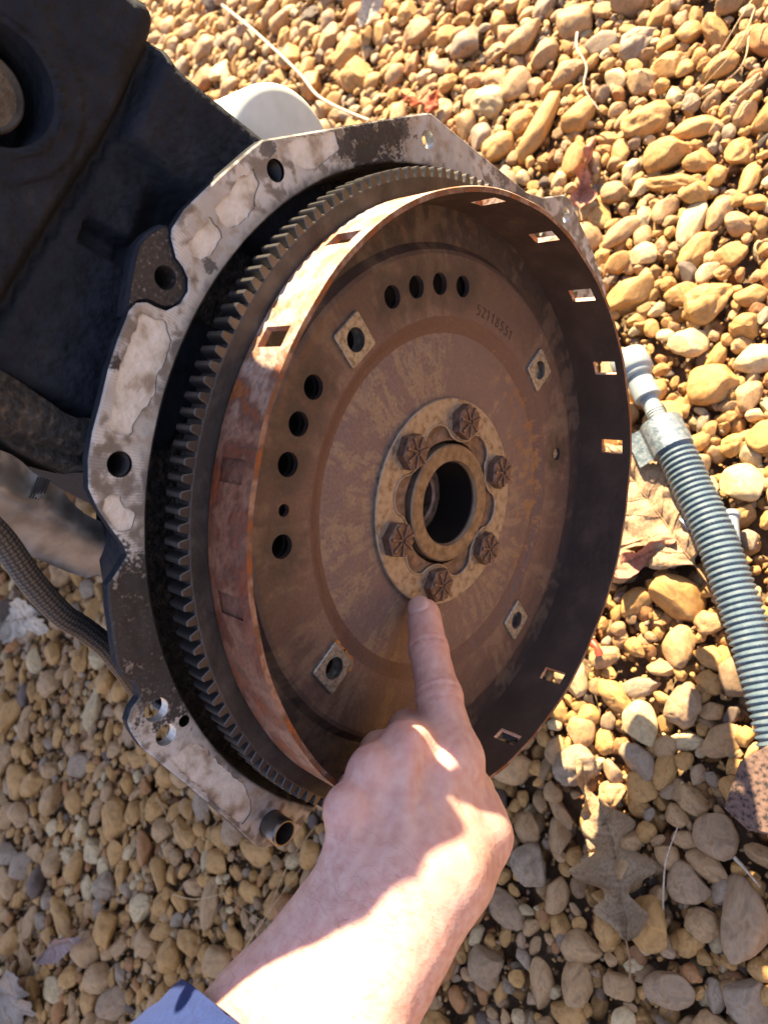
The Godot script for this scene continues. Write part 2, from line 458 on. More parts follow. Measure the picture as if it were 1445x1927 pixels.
	M.plug = mat("core_plug", Color.WHITE, 0.5, 0.5, ntex(51, 0.012, [[0.0, lin(0.05, 0.04, 0.03)], [0.5, lin(0.10, 0.085, 0.065)], [1.0, lin(0.18, 0.15, 0.12)]], 512, 5), bump_fine, 12.0, 0.4)
	M.flake = mat("sunlit_flakes", lin(0.30, 0.36, 0.35), 0.6, 0.0, speck, bump_fine, 30.0, 0.8)
	# plastic and metal of the hose
	M.conduit = mat("conduit_plastic", Color.WHITE, 0.5, 0.0, ntex(52, 0.02, [[0.0, lin(0.08, 0.125, 0.155)], [0.5, lin(0.12, 0.175, 0.21)], [0.8, lin(0.16, 0.205, 0.225)], [1.0, lin(0.26, 0.24, 0.20)]], 512, 5), null, 12.0)
	M.conduit_cap = mat("cap_plastic", Color.WHITE, 0.5, 0.0, ntex(53, 0.015, [[0.0, lin(0.22, 0.27, 0.285)], [0.6, lin(0.29, 0.34, 0.35)], [1.0, lin(0.36, 0.39, 0.39)]], 512, 4), null, 10.0)
	M.galv = mat("galvanised", Color.WHITE, 0.45, 0.5, ntex(54, 0.02, [[0.0, lin(0.12, 0.17, 0.205)], [0.45, lin(0.20, 0.26, 0.295)], [0.6, lin(0.38, 0.43, 0.45)], [1.0, lin(0.22, 0.27, 0.295)]], 512, 5), bump_fine, 16.0, 0.3)
	M.white_can = mat("white_can", lin(0.72, 0.74, 0.70), 0.4, 0.0, ntex(55, 0.01, [[0.0, Color(0.82, 0.84, 0.8)], [0.6, Color(0.97, 0.97, 0.95)], [1.0, Color(1, 1, 1)]], 256, 4), null, 8.0)
	M.grey_plastic = mat("grey_plastic", lin(0.24, 0.28, 0.31), 0.5)
	# leaves
	var vein := ntex(56, 0.02, [[0.0, Color(0.6, 0.52, 0.45)], [0.5, Color(0.9, 0.86, 0.8)], [1.0, Color(1, 1, 1)]], 512, 5)
	for e in [["leaf_tan", lin(0.46, 0.34, 0.22)], ["leaf_brown", lin(0.32, 0.235, 0.145)], ["leaf_pale", lin(0.62, 0.58, 0.52)], ["leaf_red", lin(0.50, 0.10, 0.03)], ["leaf_violet", lin(0.36, 0.28, 0.29)], ["leaf_pink", lin(0.52, 0.24, 0.17)], ["leaf_grey", lin(0.36, 0.32, 0.29)], ["stalk", lin(0.38, 0.25, 0.15)], ["straw", lin(0.55, 0.42, 0.26)], ["grey_stem", lin(0.5, 0.47, 0.42)]]:
		var m := mat(e[0], e[1], 0.75, 0.0, vein, bump, 30.0, 0.6)
		m.backlight_enabled = true; m.backlight = Color(e[1].r, e[1].g, e[1].b) * 0.35
		M[e[0]] = m
	M.plate_rust = mat("rusty_slab", Color.WHITE, 0.8, 0.1, ntex(57, 0.03, [[0.0, lin(0.02, 0.015, 0.014)], [0.30, lin(0.035, 0.024, 0.02)], [0.40, lin(0.11, 0.062, 0.045)], [0.7, lin(0.15, 0.09, 0.066)], [1.0, lin(0.20, 0.13, 0.095)]], 512, 5), bump, 14.0, 0.5)
	M.red_scrap = mat("red_scrap", lin(0.52, 0.06, 0.03), 0.5)
	# braided strap: woven relief
	var wv := Image.create(64, 64, false, Image.FORMAT_RGB8)
	for y in 64:
		for x in 64:
			var u := x / 32.0; var w := y / 32.0
			var over := (int(floor(u)) + int(floor(w))) % 2 == 0
			var fx := fposmod(u, 1.0); var fy := fposmod(w, 1.0)
			var hgt := sin(PI * (fx if over else fy)) * (0.75 + 0.25 * sin(PI * (fy if over else fx)))
			var v := 0.25 + 0.75 * hgt
			wv.set_pixel(x, y, Color(v, v, v))
	var br := StandardMaterial3D.new()
	br.resource_name = "braid"; br.albedo_texture = ImageTexture.create_from_image(wv); br.albedo_color = lin(0.085, 0.088, 0.088); br.roughness = 0.5; br.metallic = 0.3
	var wn := wv.duplicate(); wn.bump_map_to_normal_map(4.0)
	br.normal_enabled = true; br.normal_texture = ImageTexture.create_from_image(wn); br.normal_scale = 1.0
	br.uv1_scale = Vector3(7, 2.1, 1)
	M.braid = br
	# skin and cloth
	var sk := mat("skin", Color.WHITE, 0.5, 0.0, ntex(58, 0.012, [[0.0, lin(0.44, 0.225, 0.18)], [0.4, lin(0.50, 0.295, 0.24)], [0.65, lin(0.54, 0.345, 0.285)], [1.0, lin(0.58, 0.39, 0.33)]], 512, 5), ntex(59, 0.055, [], 512, 2, 7.0, FastNoiseLite.TYPE_CELLULAR), 24.0, 0.22)
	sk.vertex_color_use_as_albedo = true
	sk.subsurf_scatter_enabled = true; sk.subsurf_scatter_strength = 0.22
	M.skin = sk
	var nl := mat("nail", lin(0.50, 0.305, 0.25), 0.25)
	M.nail = nl
	M.cloth = mat("blue_cloth", Color.WHITE, 0.9, 0.0, ntex(60, 0.03, [[0.0, lin(0.003, 0.011, 0.062)], [0.5, lin(0.0045, 0.017, 0.088)], [1.0, lin(0.008, 0.026, 0.115)]], 512, 4), ntex(61, 0.12, [], 512, 2, 6.0), 22.0, 0.8)
	M.hair = mat("hair", lin(0.20, 0.12, 0.07), 0.5)
# ---------------------------------------------------------------- engine
func engine() -> void:
	var e := thing("engine")
	tag(e, "black cast iron engine block lying on the gravel behind the flexplate", "engine")
	var zf := -0.0435
	var outline := ccw(mm([-181.0,27.8,-192.9,35.3,-195.2,52.4,-193.7,58.1,-178.0,83.3,-161.3,111.4,-146.4,137.8,-140.0,144.9,-135.8,148.2,-130.4,148.2,-125.9,146.2,-121.0,149.1,-117.9,156.1,-113.0,160.7,-109.5,162.5,-92.5,171.1,-83.6,174.8,-79.0,173.0,-70.6,170.7,-66.8,173.8,-62.6,179.7,-56.4,187.8,-49.8,193.9,-39.6,197.5,-29.8,199.1,-18.6,199.7,-5.7,200.9,5.8,201.0,14.5,200.5,17.7,200.4,21.8,198.7,23.9,194.9,23.9,191.4,24.6,186.5,29.7,182.1,35.9,180.6,40.6,182.3,43.6,185.7,45.3,189.5,51.6,194.1,54.5,194.7,64.0,192.5,84.1,183.4,103.6,173.6,109.1,170.5,133.5,143.1,171.9,99.8,182.3,87.6,184.1,84.7,191.7,35.7,198.3,-6.9,205.2,-23.6,220.4,-44.6,222.7,-53.1,216.8,-70.3,209.7,-95.6,196.5,-124.3,
		165.0,-155.0]))
	# the flange is open at the bottom: close the outline along the bore
	if outline[0].distance_to(Vector2(0.165, -0.155)) > 0.0001:
		var cut := 0
		for i in outline.size():
			if outline[i].distance_to(Vector2(0.165, -0.155)) < 0.0001: cut = i
		var turned := outline.slice(cut); turned.append_array(outline.slice(0, cut)); outline = turned
	for i in 130: outline.append(Vector2.from_angle(lerpf(deg_to_rad(172.0), deg_to_rad(-43.0), i / 129.0)) * 0.177)
	var pads := [
		[19.6,194.6,19.7,190.0,20.4,185.8,17.1,184.0,14.6,181.0,9.7,180.8,4.6,181.1,-0.8,182.1,-6.2,180.5,-12.8,182.1,-19.3,185.0,-24.1,184.8,-25.8,185.9,-27.3,192.3,-25.4,194.3,-19.4,195.0,-11.6,196.6,-0.3,197.2,6.3,196.7,13.4,196.4,18.2,196.4],
		[95.8,170.0,92.4,166.0,86.9,165.1,81.3,164.4,71.2,169.1,66.4,173.1,68.6,176.8,71.5,180.6,78.4,178.6,87.6,175.3],
		[66.8,182.4,65.3,176.6,62.7,174.2,54.2,176.3,49.4,179.7,49.3,182.9,51.6,186.9,58.4,184.9],
		[115.1,158.8,121.0,155.7,136.3,137.5,131.0,132.1,125.0,136.0,114.4,142.0,109.7,152.0,111.5,155.8],
		[-51.6,187.3,-49.9,185.7,-49.1,181.2,-52.1,179.4,-53.6,177.1,-53.4,173.8,-56.5,172.4,-60.2,172.6,-62.4,175.5,-62.4,178.3,-60.0,181.8,-56.1,186.0],
		[-151.4,122.4,-145.5,118.1,-143.0,113.7,-147.8,103.7,-155.0,92.1,-163.3,77.6,-170.2,70.3,-177.0,68.3,-182.5,71.5,-176.0,83.3,-162.8,104.0,-154.3,117.8]]
	var holes := []
	var bolts := {"A": [101.8, 160.2, 4.7], "C": [-37.8, 185.6, 5.1], "D": [171.0, 82.4, 4.6], "E": [210.8, -52.9, 5.0], "F": [-130.0, 136.9, 5.3], "G": [-140.3, 128.6, 4.8], "H": [-134.1, 121.7, 2.6], "K": [-182.6, 53.1, 7.0]}
	for k in bolts: holes.append(circle(Vector2(bolts[k][0], bolts[k][1]) * 0.001, bolts[k][2] * 0.001, 28))
	var padloops := []
	for p in pads:
		var l := ragged(ccw(mm(p)))
		padloops.append(l); holes.append(l)
	grease = [[Vector2(-0.100, 0.158), 0.024, 1.0], [Vector2(-0.082, 0.166), 0.014, 1.0], [Vector2(-0.116, 0.136), 0.020, 1.0], [Vector2(-0.092, 0.150), 0.018, 1.0], [Vector2(-0.108, 0.150), 0.018, 1.0], [Vector2(-0.074, 0.160), 0.008, 0.9],
		[Vector2(0.145, 0.117), 0.017, 1.0], [Vector2(0.155, 0.108), 0.014, 1.0], [Vector2(0.135, 0.128), 0.010, 0.95], [Vector2(0.163, 0.102), 0.010, 0.9], [Vector2(0.196, 0.020), 0.010, 0.7], [Vector2(0.193, -0.004), 0.012, 0.8], [Vector2(0.199, -0.02), 0.010, 0.7],
		[Vector2(-0.112, 0.128), 0.012, 1.0], [Vector2(-0.088, 0.172), 0.010, 1.0], [Vector2(-0.098, 0.166), 0.012, 1.0], [Vector2(-0.108, 0.162), 0.010, 1.0], [Vector2(-0.116, 0.152), 0.012, 1.0], [Vector2(-0.122, 0.130), 0.009, 1.0], [Vector2(-0.090, 0.160), 0.02, 1.0], [Vector2(-0.105, 0.145), 0.022, 1.0], [Vector2(-0.125, 0.143), 0.010, 0.8], [Vector2(-0.171, 0.092), 0.006, 0.7], [Vector2(-0.160, 0.086), 0.007, 0.7], [Vector2(-0.190, 0.045), 0.006, 0.6], [Vector2(-0.04, 0.194), 0.006, 0.6], [Vector2(-0.002, 0.199), 0.0028, 1.0], [Vector2(0.107, 0.166), 0.004, 0.8], [Vector2(0.05, 0.176), 0.003, 0.8]]
	M.flange.albedo_texture = flange_texture()
	var b := MB.new()
	var lip := inset(outline, 0.0008)
	sheet(b, lip, holes, 0.012, at_z(zf))
	var nn := outline.size()
	for i in nn:
		var j := (i + 1) % nn
		var d := (outline[j] - outline[i]).normalized()
		var ids := []
		for q in [[outline[i], zf - 0.0008], [outline[j], zf - 0.0008], [lip[j], zf], [lip[i], zf]]: ids.append(b.p(Vector3(q[0].x, q[0].y, q[1]), Vector3(d.y, -d.x, 1.2), Vector2(q[0].x, -q[0].y) / 0.5 + Vector2(0.5, 0.5)))
		b.q(ids[0], ids[1], ids[2], ids[3])
	var fl := put("flange", b.mesh(), M.flange, e, HUB)
	b = MB.new()
	wall(b, outline, at_z(zf - 0.0008), at_z(zf - 0.0052))
	sheet(b, outline, holes, 0.02, at_z(zf - 0.0052), -1.0)
	put("flange_side", b.mesh(), M.iron, fl)
	for l in padloops:
		b = MB.new(); sheet(b, l, [], 0.02, at_z(zf - 0.0007))
		var pd := put("cast_pad", b.mesh(), M.cast_pad, e, HUB)
		b = MB.new(); wall(b, l, at_z(zf), at_z(zf - 0.0008), -1.0)
		prism(b, inset(l, -0.0001), zf - 0.0009, zf - 0.003, 0.0001)
		put("pad_edge", b.mesh(), M.pad_edge, pd)
	for k in bolts:
		var r: float = bolts[k][2] * 0.001
		b = MB.new()
		var prof := []
		var deep := 0.0052 if k in ["D", "E", "F", "G"] else 0.022
		if k in ["A", "C"]:
			prof.append(Vector2(r * 0.8, zf - deep))
			for i in range(14, 0, -1):
				prof.append(Vector2(r * 0.84, zf - 0.0012 - i * 0.0014)); prof.append(Vector2(r * 0.98, zf - 0.0012 - i * 0.0014 + 0.0007))
			prof.append(Vector2(r, zf - 0.001)); prof.append(Vector2(r, zf))
		else:
			prof = [Vector2(r, zf - deep), Vector2(r, zf)]
		lathe(b, prof, 28)
		if deep > 0.02: lathe(b, [Vector2(0.0001, zf - deep), Vector2(r, zf - deep)], 28)
		put("bolt_hole", b.mesh(), M.bare if deep < 0.02 else M.hole, e, HUB + Vector3(bolts[k][0], bolts[k][1], 0) * 0.001)
	# lower dark boss with its own bolt hole
	var boss := rounded(ccw(mm([58.0,196.0,50.2,191.5,46.7,187.8,44.8,184.0,42.1,180.5,37.3,178.8,30.8,180.3,25.8,184.7,25.0,189.8,25.1,193.3,22.9,197.2,18.8,198.9,15.0,200.0,21.6,201.8,36.5,204.1,44.9,204.4])), 1)
	b = MB.new()
	sheet(b, inset(boss, 0.0012), [circle(Vector2(0.0368, 0.1901), 0.0047, 28)], 0.01, at_z(-0.0463))
	lathe_at(b, Vector2(0.0368, 0.1901), [Vector2(0.0001, -0.066), Vector2(0.004, -0.066), Vector2(0.0047, -0.0463)], 28)
	var lug := put("cast_boss", b.mesh(), M.boss, e, HUB)
	b = MB.new()
	prism(b, boss, -0.0466, -0.053, 0.0014, [circle(Vector2(0.0368, 0.1901), 0.0052, 28)], 0.01)
	put("boss_side", b.mesh(), M.iron, lug)
	# dowel
	b = MB.new()
	lathe(b, [Vector2(0.0068, -0.05), Vector2(0.0068, -0.0335), Vector2(0.0062, -0.0325), Vector2(0.0056, -0.0325), Vector2(0.0054, -0.0335), Vector2(0.0054, -0.055), Vector2(0.0001, -0.055)].map(func(q): return Vector2(q.x, q.y)), 36)
	flip(b)
	put("dowel_sleeve", b.mesh(), M.sleeve_steel, e, HUB + Vector3(-0.1826, 0.0531, 0))
	# bore wall and the casting behind the flexplate
	b = MB.new()
	var rough := noise(71, 120.0, 4)
	var segs := 220
	var zs := [-0.0435, -0.047, -0.052, -0.058, -0.066, -0.076]
	var grid := []
	for i in zs.size():
		var row := []
		for s in segs + 1:
			var a := lerpf(deg_to_rad(-43.0), deg_to_rad(172.0), float(s) / segs)
			var r: float = 0.177 + 0.0018 * rough.get_noise_3d(cos(a), sin(a), zs[i] * 3.0) * (0.0 if i == 0 else 1.0) - 0.004 * i / 5.0
			row.append(b.p(Vector3(cos(a) * r, sin(a) * r, zs[i]), Vector3(-cos(a), -sin(a), 0.2)))
		grid.append(row)
	for i in zs.size() - 1:
		for s in segs: b.q(grid[i][s], grid[i][s + 1], grid[i + 1][s + 1], grid[i + 1][s])
	lathe(b, [Vector2(0.0001, -0.0765), Vector2(0.150, -0.0765)], 96)
	lathe(b, [Vector2(0.150, -0.0764), Vector2(0.174, -0.0764)], 96, deg_to_rad(-43.0), deg_to_rad(172.0))
	put("bore", b.mesh(), M.cavity, e, HUB)
	b = MB.new()
	lathe(b, [Vector2(0.1795, -0.049), Vector2(0.178, -0.085), Vector2(0.17, -0.10), Vector2(0.0001, -0.10)], 96, deg_to_rad(-43.0), deg_to_rad(172.0))
	put("bell_wall", b.mesh(), M.iron, e, HUB)
	# rear casting: the dark wall that fills the upper left of the picture
	var rear := ccw(mm([-25.0,150.0,125.0,100.0,125.1,156.1,124.6,183.5,124.6,196.6,124.9,202.5,126.4,206.1,129.4,210.4,133.2,213.0,136.0,217.6,136.5,222.6,133.0,230.0,134.0,238.0,152.0,262.0,178.0,286.0,205.0,308.0,229.0,328.0,221.0,340.0,205.0,342.0,203.0,353.0,178.0,345.0,156.0,345.0,107.0,326.0,48.0,301.0,0.0,285.0,-25.0,270.0,-38.0,245.0,-34.0,220.0,-40.0,205.0,-47.0,187.0,-35.0,150.0]))
	var rz := noise(72, 60.0, 4); var rf := noise(73, 260.0, 3)
	var zfun := func(q: Vector2) -> float:
		var z := -0.072
		var cx := [0.0018, 0.0481, 0.0868, 0.128]; var cy := [0.2334, 0.2247, 0.217, 0.2136]
		var yc: float = cy[0]
		if q.x < cx[0]: yc = cy[0] + (cx[0] - q.x) * 0.19
		elif q.x > cx[3]: yc = cy[3]
		else:
			for i in 3:
				if q.x <= cx[i + 1]:
					yc = lerpf(cy[i], cy[i + 1], (q.x - cx[i]) / (cx[i + 1] - cx[i])); break
		var up := q.y - yc
		z += 0.0085 * smoothstep(-0.001, 0.007, up) - 0.0050 * exp(-pow(up / 0.0024, 2.0))
		# panel towards the flange top
		var xc := lerpf(0.077, 0.086, clampf((q.y - 0.18) / 0.037, 0, 1))
		z += 0.009 * smoothstep(-0.001, 0.003, q.x - xc) * (1.0 - smoothstep(-0.007, 0.002, up)) + 0.0035 * smoothstep(0.094, 0.104, q.x) * smoothstep(0.004, 0.012, up)
		# rectangular pocket
		var dx := absf(q.x - 0.0465) - 0.0045; var dy := absf(q.y - 0.204) - 0.010
		z -= 0.009 * (1.0 - smoothstep(-0.0015, 0.002, maxf(dx, dy)))
		# cored hole with a raised boss
		var r := (q - Vector2(0.0715, 0.2605)).length()
		z += 0.002 * (1.0 - smoothstep(0.030, 0.032, r))
		z += 0.0018 * exp(-pow((r - 0.0222) / 0.0012, 2.0))
		# lower ledge rolls away
		z -= 0.016 * smoothstep(0.0, 0.014, -0.016 - q.x + (q.y - 0.19) * 0.12)
		z -= 0.012 * (1.0 - smoothstep(0.185, 0.2, q.y)) * smoothstep(0.03, 0.05, q.x) * (1.0 - smoothstep(0.07, 0.085, q.x))
		var edge := 1.0
		for i in rear.size():
			edge = minf(edge, (Geometry2D.get_closest_point_to_segment(q, rear[i], rear[(i + 1) % rear.size()]) - q).length())
		var e7 := maxf(0.0, 1.0 - edge / 0.007)
		z -= 0.006 * e7 * e7
		z += 0.0004 * rz.get_noise_2d(q.x, q.y) + 0.0003 * rf.get_noise_2d(q.x, q.y)
		return z
	b = MB.new()
	sheet(b, rear, [circle(Vector2(0.0715, 0.2605), 0.0200, 72)], 0.0022, zfun)
	wall(b, rear, zfun, at_z(-0.8), 1.0, false)  # carried far back, out of sight, for the shadow it casts
	sheet(b, rear, [], 0.2, at_z(-0.8), -1.0)
	var casting := put("rear_casting", b.mesh(), M.iron, e, HUB)
	b = MB.new()
	lathe(b, [Vector2(0.0100, -0.094), Vector2(0.0190, -0.094), Vector2(0.0196, -0.070), Vector2(0.0206, -0.0618), Vector2(0.0216, -0.0606)], 72, 0, TAU, 0.9)
	put("core_bore", b.mesh(), M.iron, casting, Vector3(0.0715, 0.2605, 0))
	b = MB.new()
	lathe(b, [Vector2(0.0001, -0.0700), Vector2(0.0115, -0.0706), Vector2(0.0130, -0.0685), Vector2(0.0138, -0.0692), Vector2(0.0140, -0.095)], 40)
	put("core_plug", b.mesh(), M.plug, e, HUB + Vector3(0.0715, 0.2605, -0.003))
	# dusty ledge under it
	var ledge := rounded(ccw(mm([-15.0,232.0,-20.0,209.5,-25.0,196.0,-21.0,187.0,-30.0,184.0,-47.6,184.4,-44.3,207.5,-37.7,224.0,-33.0,240.0])), 1)
	b = MB.new()
	var lz := func(q: Vector2) -> float: return -0.069 - 0.006 * smoothstep(-0.026, -0.048, q.x) * (1.0 + 0.0 * q.y) + 0.0022 * sin((q.x + 0.06 * (q.y - 0.2)) * 700.0) * smoothstep(-0.034, -0.038, q.x) + 0.0006 * rz.get_noise_2d(q.x * 3.0, q.y * 3.0) - 0.006 * smoothstep(-0.027, -0.020, q.x)
	sheet(b, ledge, [], 0.002, lz)
	wall(b, ledge, lz, at_z(-0.2))
	put("dusty_ledge", b.mesh(), M.iron_dusty, e, HUB)
	# pale valve cover
	var vc := rounded(ccw(mm([-44.0,250.0,-44.8,216.9,-45.4,207.7,-50.8,198.6,-52.3,188.0,-57.5,180.7,-60.6,173.9,-61.9,162.9,-66.4,153.7,-73.6,149.9,-88.3,154.1,-86.5,170.0,-82.6,189.3,-71.9,208.2,-58.0,245.0])), 1)
	b = MB.new()
	var vz := func(q: Vector2) -> float:
		var d := -q.x - 0.055 - (0.21 - q.y) * 0.20      # away from the crest of the cover
		return -0.075 - 0.020 * smoothstep(0.002, 0.024, d) - 0.006 * smoothstep(0.006, -0.006, d) + 0.0035 * exp(-pow((q.y - 0.196) / 0.004, 2.0)) * smoothstep(-0.004, -0.001, -0.0005 - d)
	sheet(b, vc, [], 0.0025, vz)
	wall(b, vc, vz, at_z(-0.25))
	var cov := put("valve_cover", b.mesh(), M.cover, e, HUB)
	b = MB.new()
	for i in 5:
		var y0 := 0.195 + i * 0.0011
		tube(b, [Vector3(-0.0505, y0, -0.0765), Vector3(-0.0595, y0 + 0.001, -0.0755)], func(_d): return 0.0004, 6)
	put("cover_slot", b.mesh(), M.black, cov)
	# crankcase behind, standing on the stones
	var cr := rounded(ccw(mm([-30.0,150.0,-60.0,-60.0,-100.0,-120.0,-150.0,-200.0,-160.0,-322.0,-90.0,-322.0,-60.0,-240.0,0.0,-150.0,30.0,-100.0,95.0,-50.0,110.0,150.0])), 2)
	b = MB.new()
	prism(b, cr, -0.105, -0.5, 0.004)
	put("crankcase", b.mesh(), M.iron, e, HUB)
	b = MB.new()
	prism(b, rounded(ccw(mm([-20.0,-60.0,150.0,-60.0,200.0,150.0,190.0,400.0,60.0,420.0,-70.0,390.0,-60.0,230.0])), 2), -0.81, -1.7, 0.004)
	put("shade_mass_upper", b.mesh(), M.iron, e, HUB)  # unseen mass added so that its shadow covers the gravel at left
	b = MB.new()
	prism(b, rounded(ccw(mm([-30.0,-322.0,90.0,-322.0,120.0,150.0,-10.0,150.0])), 2), -0.505, -1.6, 0.004)
	put("shade_mass_lower", b.mesh(), M.iron, e, HUB)  # unseen body added below to shade the lower left gravel
	seat(e)

func ragged(p: PackedVector2Array) -> PackedVector2Array:   # a cast edge: finer points, pushed about a little
	var o := PackedVector2Array()
	var nz := noise(91, 160.0, 3)
	for i in p.size():
		var a := p[i]; var c := p[(i + 1) % p.size()]
		var k := maxi(2, int(a.distance_to(c) / 0.0014))
		for j in k:
			var q := a.lerp(c, float(j) / k)
			o.append(q + Vector2(nz.get_noise_2d(q.x, q.y), nz.get_noise_2d(q.y + 3.0, q.x)) * 0.0011)
	return o

func lathe_at(b: MB, c: Vector2, prof: Array, segs: int) -> void:
	var k := b.v.size()
	lathe(b, prof, segs)
	for i in range(k, b.v.size()): b.v[i] += Vector3(c.x, c.y, 0)

func flip(b: MB) -> void:   # turn a surface's outside round
	for i in b.n.size(): b.n[i] = -b.n[i]
	for i in range(0, b.ix.size(), 3):
		var s := b.ix[i + 1]; b.ix[i + 1] = b.ix[i + 2]; b.ix[i + 2] = s

# ---------------------------------------------------------------- flexplate
func flexplate() -> void:
	var f := thing("flexplate", HUB)
	tag(f, "rusty brown flexplate with toothed ring and slotted rim bolted to the engine", "flexplate")
	var zp := -0.0322
	var hs := [circle(Vector2.ZERO, 0.101, 120)]
	var round_holes := []
	for a in [46.4, 37.3, 28.2, 18.8, 79.2, 88.1, 97.2, 115.2]: round_holes.append([a, 0.118, 0.0057])
	round_holes.append([107.2, 0.1170, 0.0030]); round_holes.append([-58.0, 0.117, 0.0042])
	var nuts := [63.1, -26.7, -117.4, 151.7]
	for a in nuts: round_holes.append([a, 0.1135, 0.0060])
	for h in round_holes: hs.append(circle(Vector2.from_angle(deg_to_rad(h[0])) * h[1], h[2], 28))
	var b := MB.new()
	sheet(b, circle(Vector2.ZERO, 0.133, 160), hs, 0.012, at_z(zp), 1.0, 0.36)
	for i in range(1, hs.size()): wall(b, hs[i], at_z(zp), at_z(zp - 0.003), -1.0, true, 0.36)
	lathe(b, [Vector2(0.050, -0.0345), Vector2(0.0900, -0.0345), Vector2(0.0918, -0.0353), Vector2(0.0940, -0.0354), Vector2(0.0965, -0.0347), Vector2(0.0990, -0.0329), Vector2(0.101, zp)], 200)
	lathe(b, [Vector2(0.133, zp), Vector2(0.1352, -0.0329), Vector2(0.1372, -0.0352), Vector2(0.139, -0.0364), Vector2(0.1572, -0.0369)], 200)
	var plate := put("plate", b.mesh(), M.plate, f)
	# back of the plate, with an added black disc for the dark in its holes
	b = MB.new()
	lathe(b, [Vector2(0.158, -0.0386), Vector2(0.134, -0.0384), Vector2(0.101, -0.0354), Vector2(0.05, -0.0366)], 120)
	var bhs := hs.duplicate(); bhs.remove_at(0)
	put("dark_plate_back", back_sheet(bhs), M.black, plate)
	# rim with its slots
	var slots := []
	for a in [2.0, 22.0, 41.0, 60.5, 80.4, 179.0, -161.0, -142.0, -121.2, -59.0, -38.5, -17.8]: slots.append([deg_to_rad(a - 1.72), deg_to_rad(a + 1.72), false])
	for a in [100.2, 119.4]: slots.append([deg_to_rad(a - 1.72), deg_to_rad(a + 1.72), true])
	var cuts := []
	for i in 180: cuts.append(TAU * i / 180.0)
	for s in slots:
		cuts.append(fposmod(s[0], TAU)); cuts.append(fposmod(s[1], TAU))
	cuts.sort()
	var clean := []
	for c in cuts:
		if clean.is_empty() or c - clean[-1] > 0.0015: clean.append(c)
	cuts = clean
	var zr := [-0.0262, -0.0252, -0.0205, -0.0055, -0.0005, 0.0]
	var ro := MB.new(); var ri := MB.new()
	for i in cuts.size():
		var a0: float = cuts[i]; var a1: float = cuts[(i + 1) % cuts.size()] + (TAU if i == cuts.size() - 1 else 0.0)
		var mid := (a0 + a1) / 2
		var kind := 0
		for s in slots:
			if absf(angle_difference(mid, (s[0] + s[1]) / 2)) < (s[1] - s[0]) / 2: kind = 2 if s[2] else 1
		for k in zr.size() - 1:
			var z0: float = zr[k]; var z1: float = zr[k + 1]
			var open: bool = kind == 1 and k == 2
			var dent: bool = kind == 2 and k == 2
			if not open:
				var r0 := 0.1588 if k == 0 else 0.16; var r1 := 0.1596 if k == 4 else 0.16
				if dent:
					r0 = 0.1591; r1 = 0.1591
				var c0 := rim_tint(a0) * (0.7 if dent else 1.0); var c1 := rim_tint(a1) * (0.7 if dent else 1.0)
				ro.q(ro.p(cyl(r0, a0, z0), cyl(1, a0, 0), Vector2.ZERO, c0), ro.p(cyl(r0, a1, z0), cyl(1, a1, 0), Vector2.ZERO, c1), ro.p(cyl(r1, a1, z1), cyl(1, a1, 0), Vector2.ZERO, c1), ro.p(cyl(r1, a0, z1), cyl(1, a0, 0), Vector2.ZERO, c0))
				if dent:
					for zz in [z0, z1]: ro.flat4(cyl(0.1591, a0, zz), cyl(0.1591, a1, zz), cyl(0.16, a1, zz), cyl(0.16, a0, zz), Vector3(0, 0, 1 if zz == z0 else -1), c0 * 0.6)
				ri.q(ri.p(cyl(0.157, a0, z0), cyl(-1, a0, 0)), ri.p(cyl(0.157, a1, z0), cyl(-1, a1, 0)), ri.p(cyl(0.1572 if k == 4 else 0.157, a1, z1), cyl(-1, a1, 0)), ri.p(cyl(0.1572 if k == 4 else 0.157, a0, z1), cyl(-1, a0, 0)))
			else:
				for zz in [z0, z1]: ro.flat4(cyl(0.157, a0, zz), cyl(0.157, a1, zz), cyl(0.16, a1, zz), cyl(0.16, a0, zz), Vector3(0, 0, 1 if zz == z0 else -1), Color(0.5, 0.4, 0.36))
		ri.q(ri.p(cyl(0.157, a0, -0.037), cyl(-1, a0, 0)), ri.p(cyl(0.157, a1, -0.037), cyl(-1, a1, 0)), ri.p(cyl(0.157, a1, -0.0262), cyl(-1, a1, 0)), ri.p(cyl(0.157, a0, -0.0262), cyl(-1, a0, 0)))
		ro.flat4(cyl(0.1572, a0, 0), cyl(0.1572, a1, 0), cyl(0.1596, a1, 0), cyl(0.1596, a0, 0), Vector3(0, 0, 1), Color(0.24, 0.17, 0.135))
	for s in slots:
		for w in 2:
			var a: float = s[w]
			var nor := Vector3(-sin(a), cos(a), 0) * (1.0 if w == 0 else -1.0)
			ro.flat4(cyl(0.157 if not s[2] else 0.1591, a, zr[2]), cyl(0.16, a, zr[2]), cyl(0.16, a, zr[3]), cyl(0.157 if not s[2] else 0.1591, a, zr[3]), nor, Color(0.5, 0.4, 0.36) if not s[2] else Color(0.15, 0.09, 0.07))
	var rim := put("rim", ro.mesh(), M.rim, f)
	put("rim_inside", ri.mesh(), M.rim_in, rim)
	# ring gear: 166 teeth
	b = MB.new()
	lathe(b, [Vector2(0.1572, -0.0262), Vector2(0.1675, -0.0262), Vector2(0.1682, -0.0266), Vector2(0.1682, -0.037), Vector2(0.157, -0.037)], 240)
	var gear := put("ring_gear", b.mesh(), M.gear, f)
	b = MB.new()
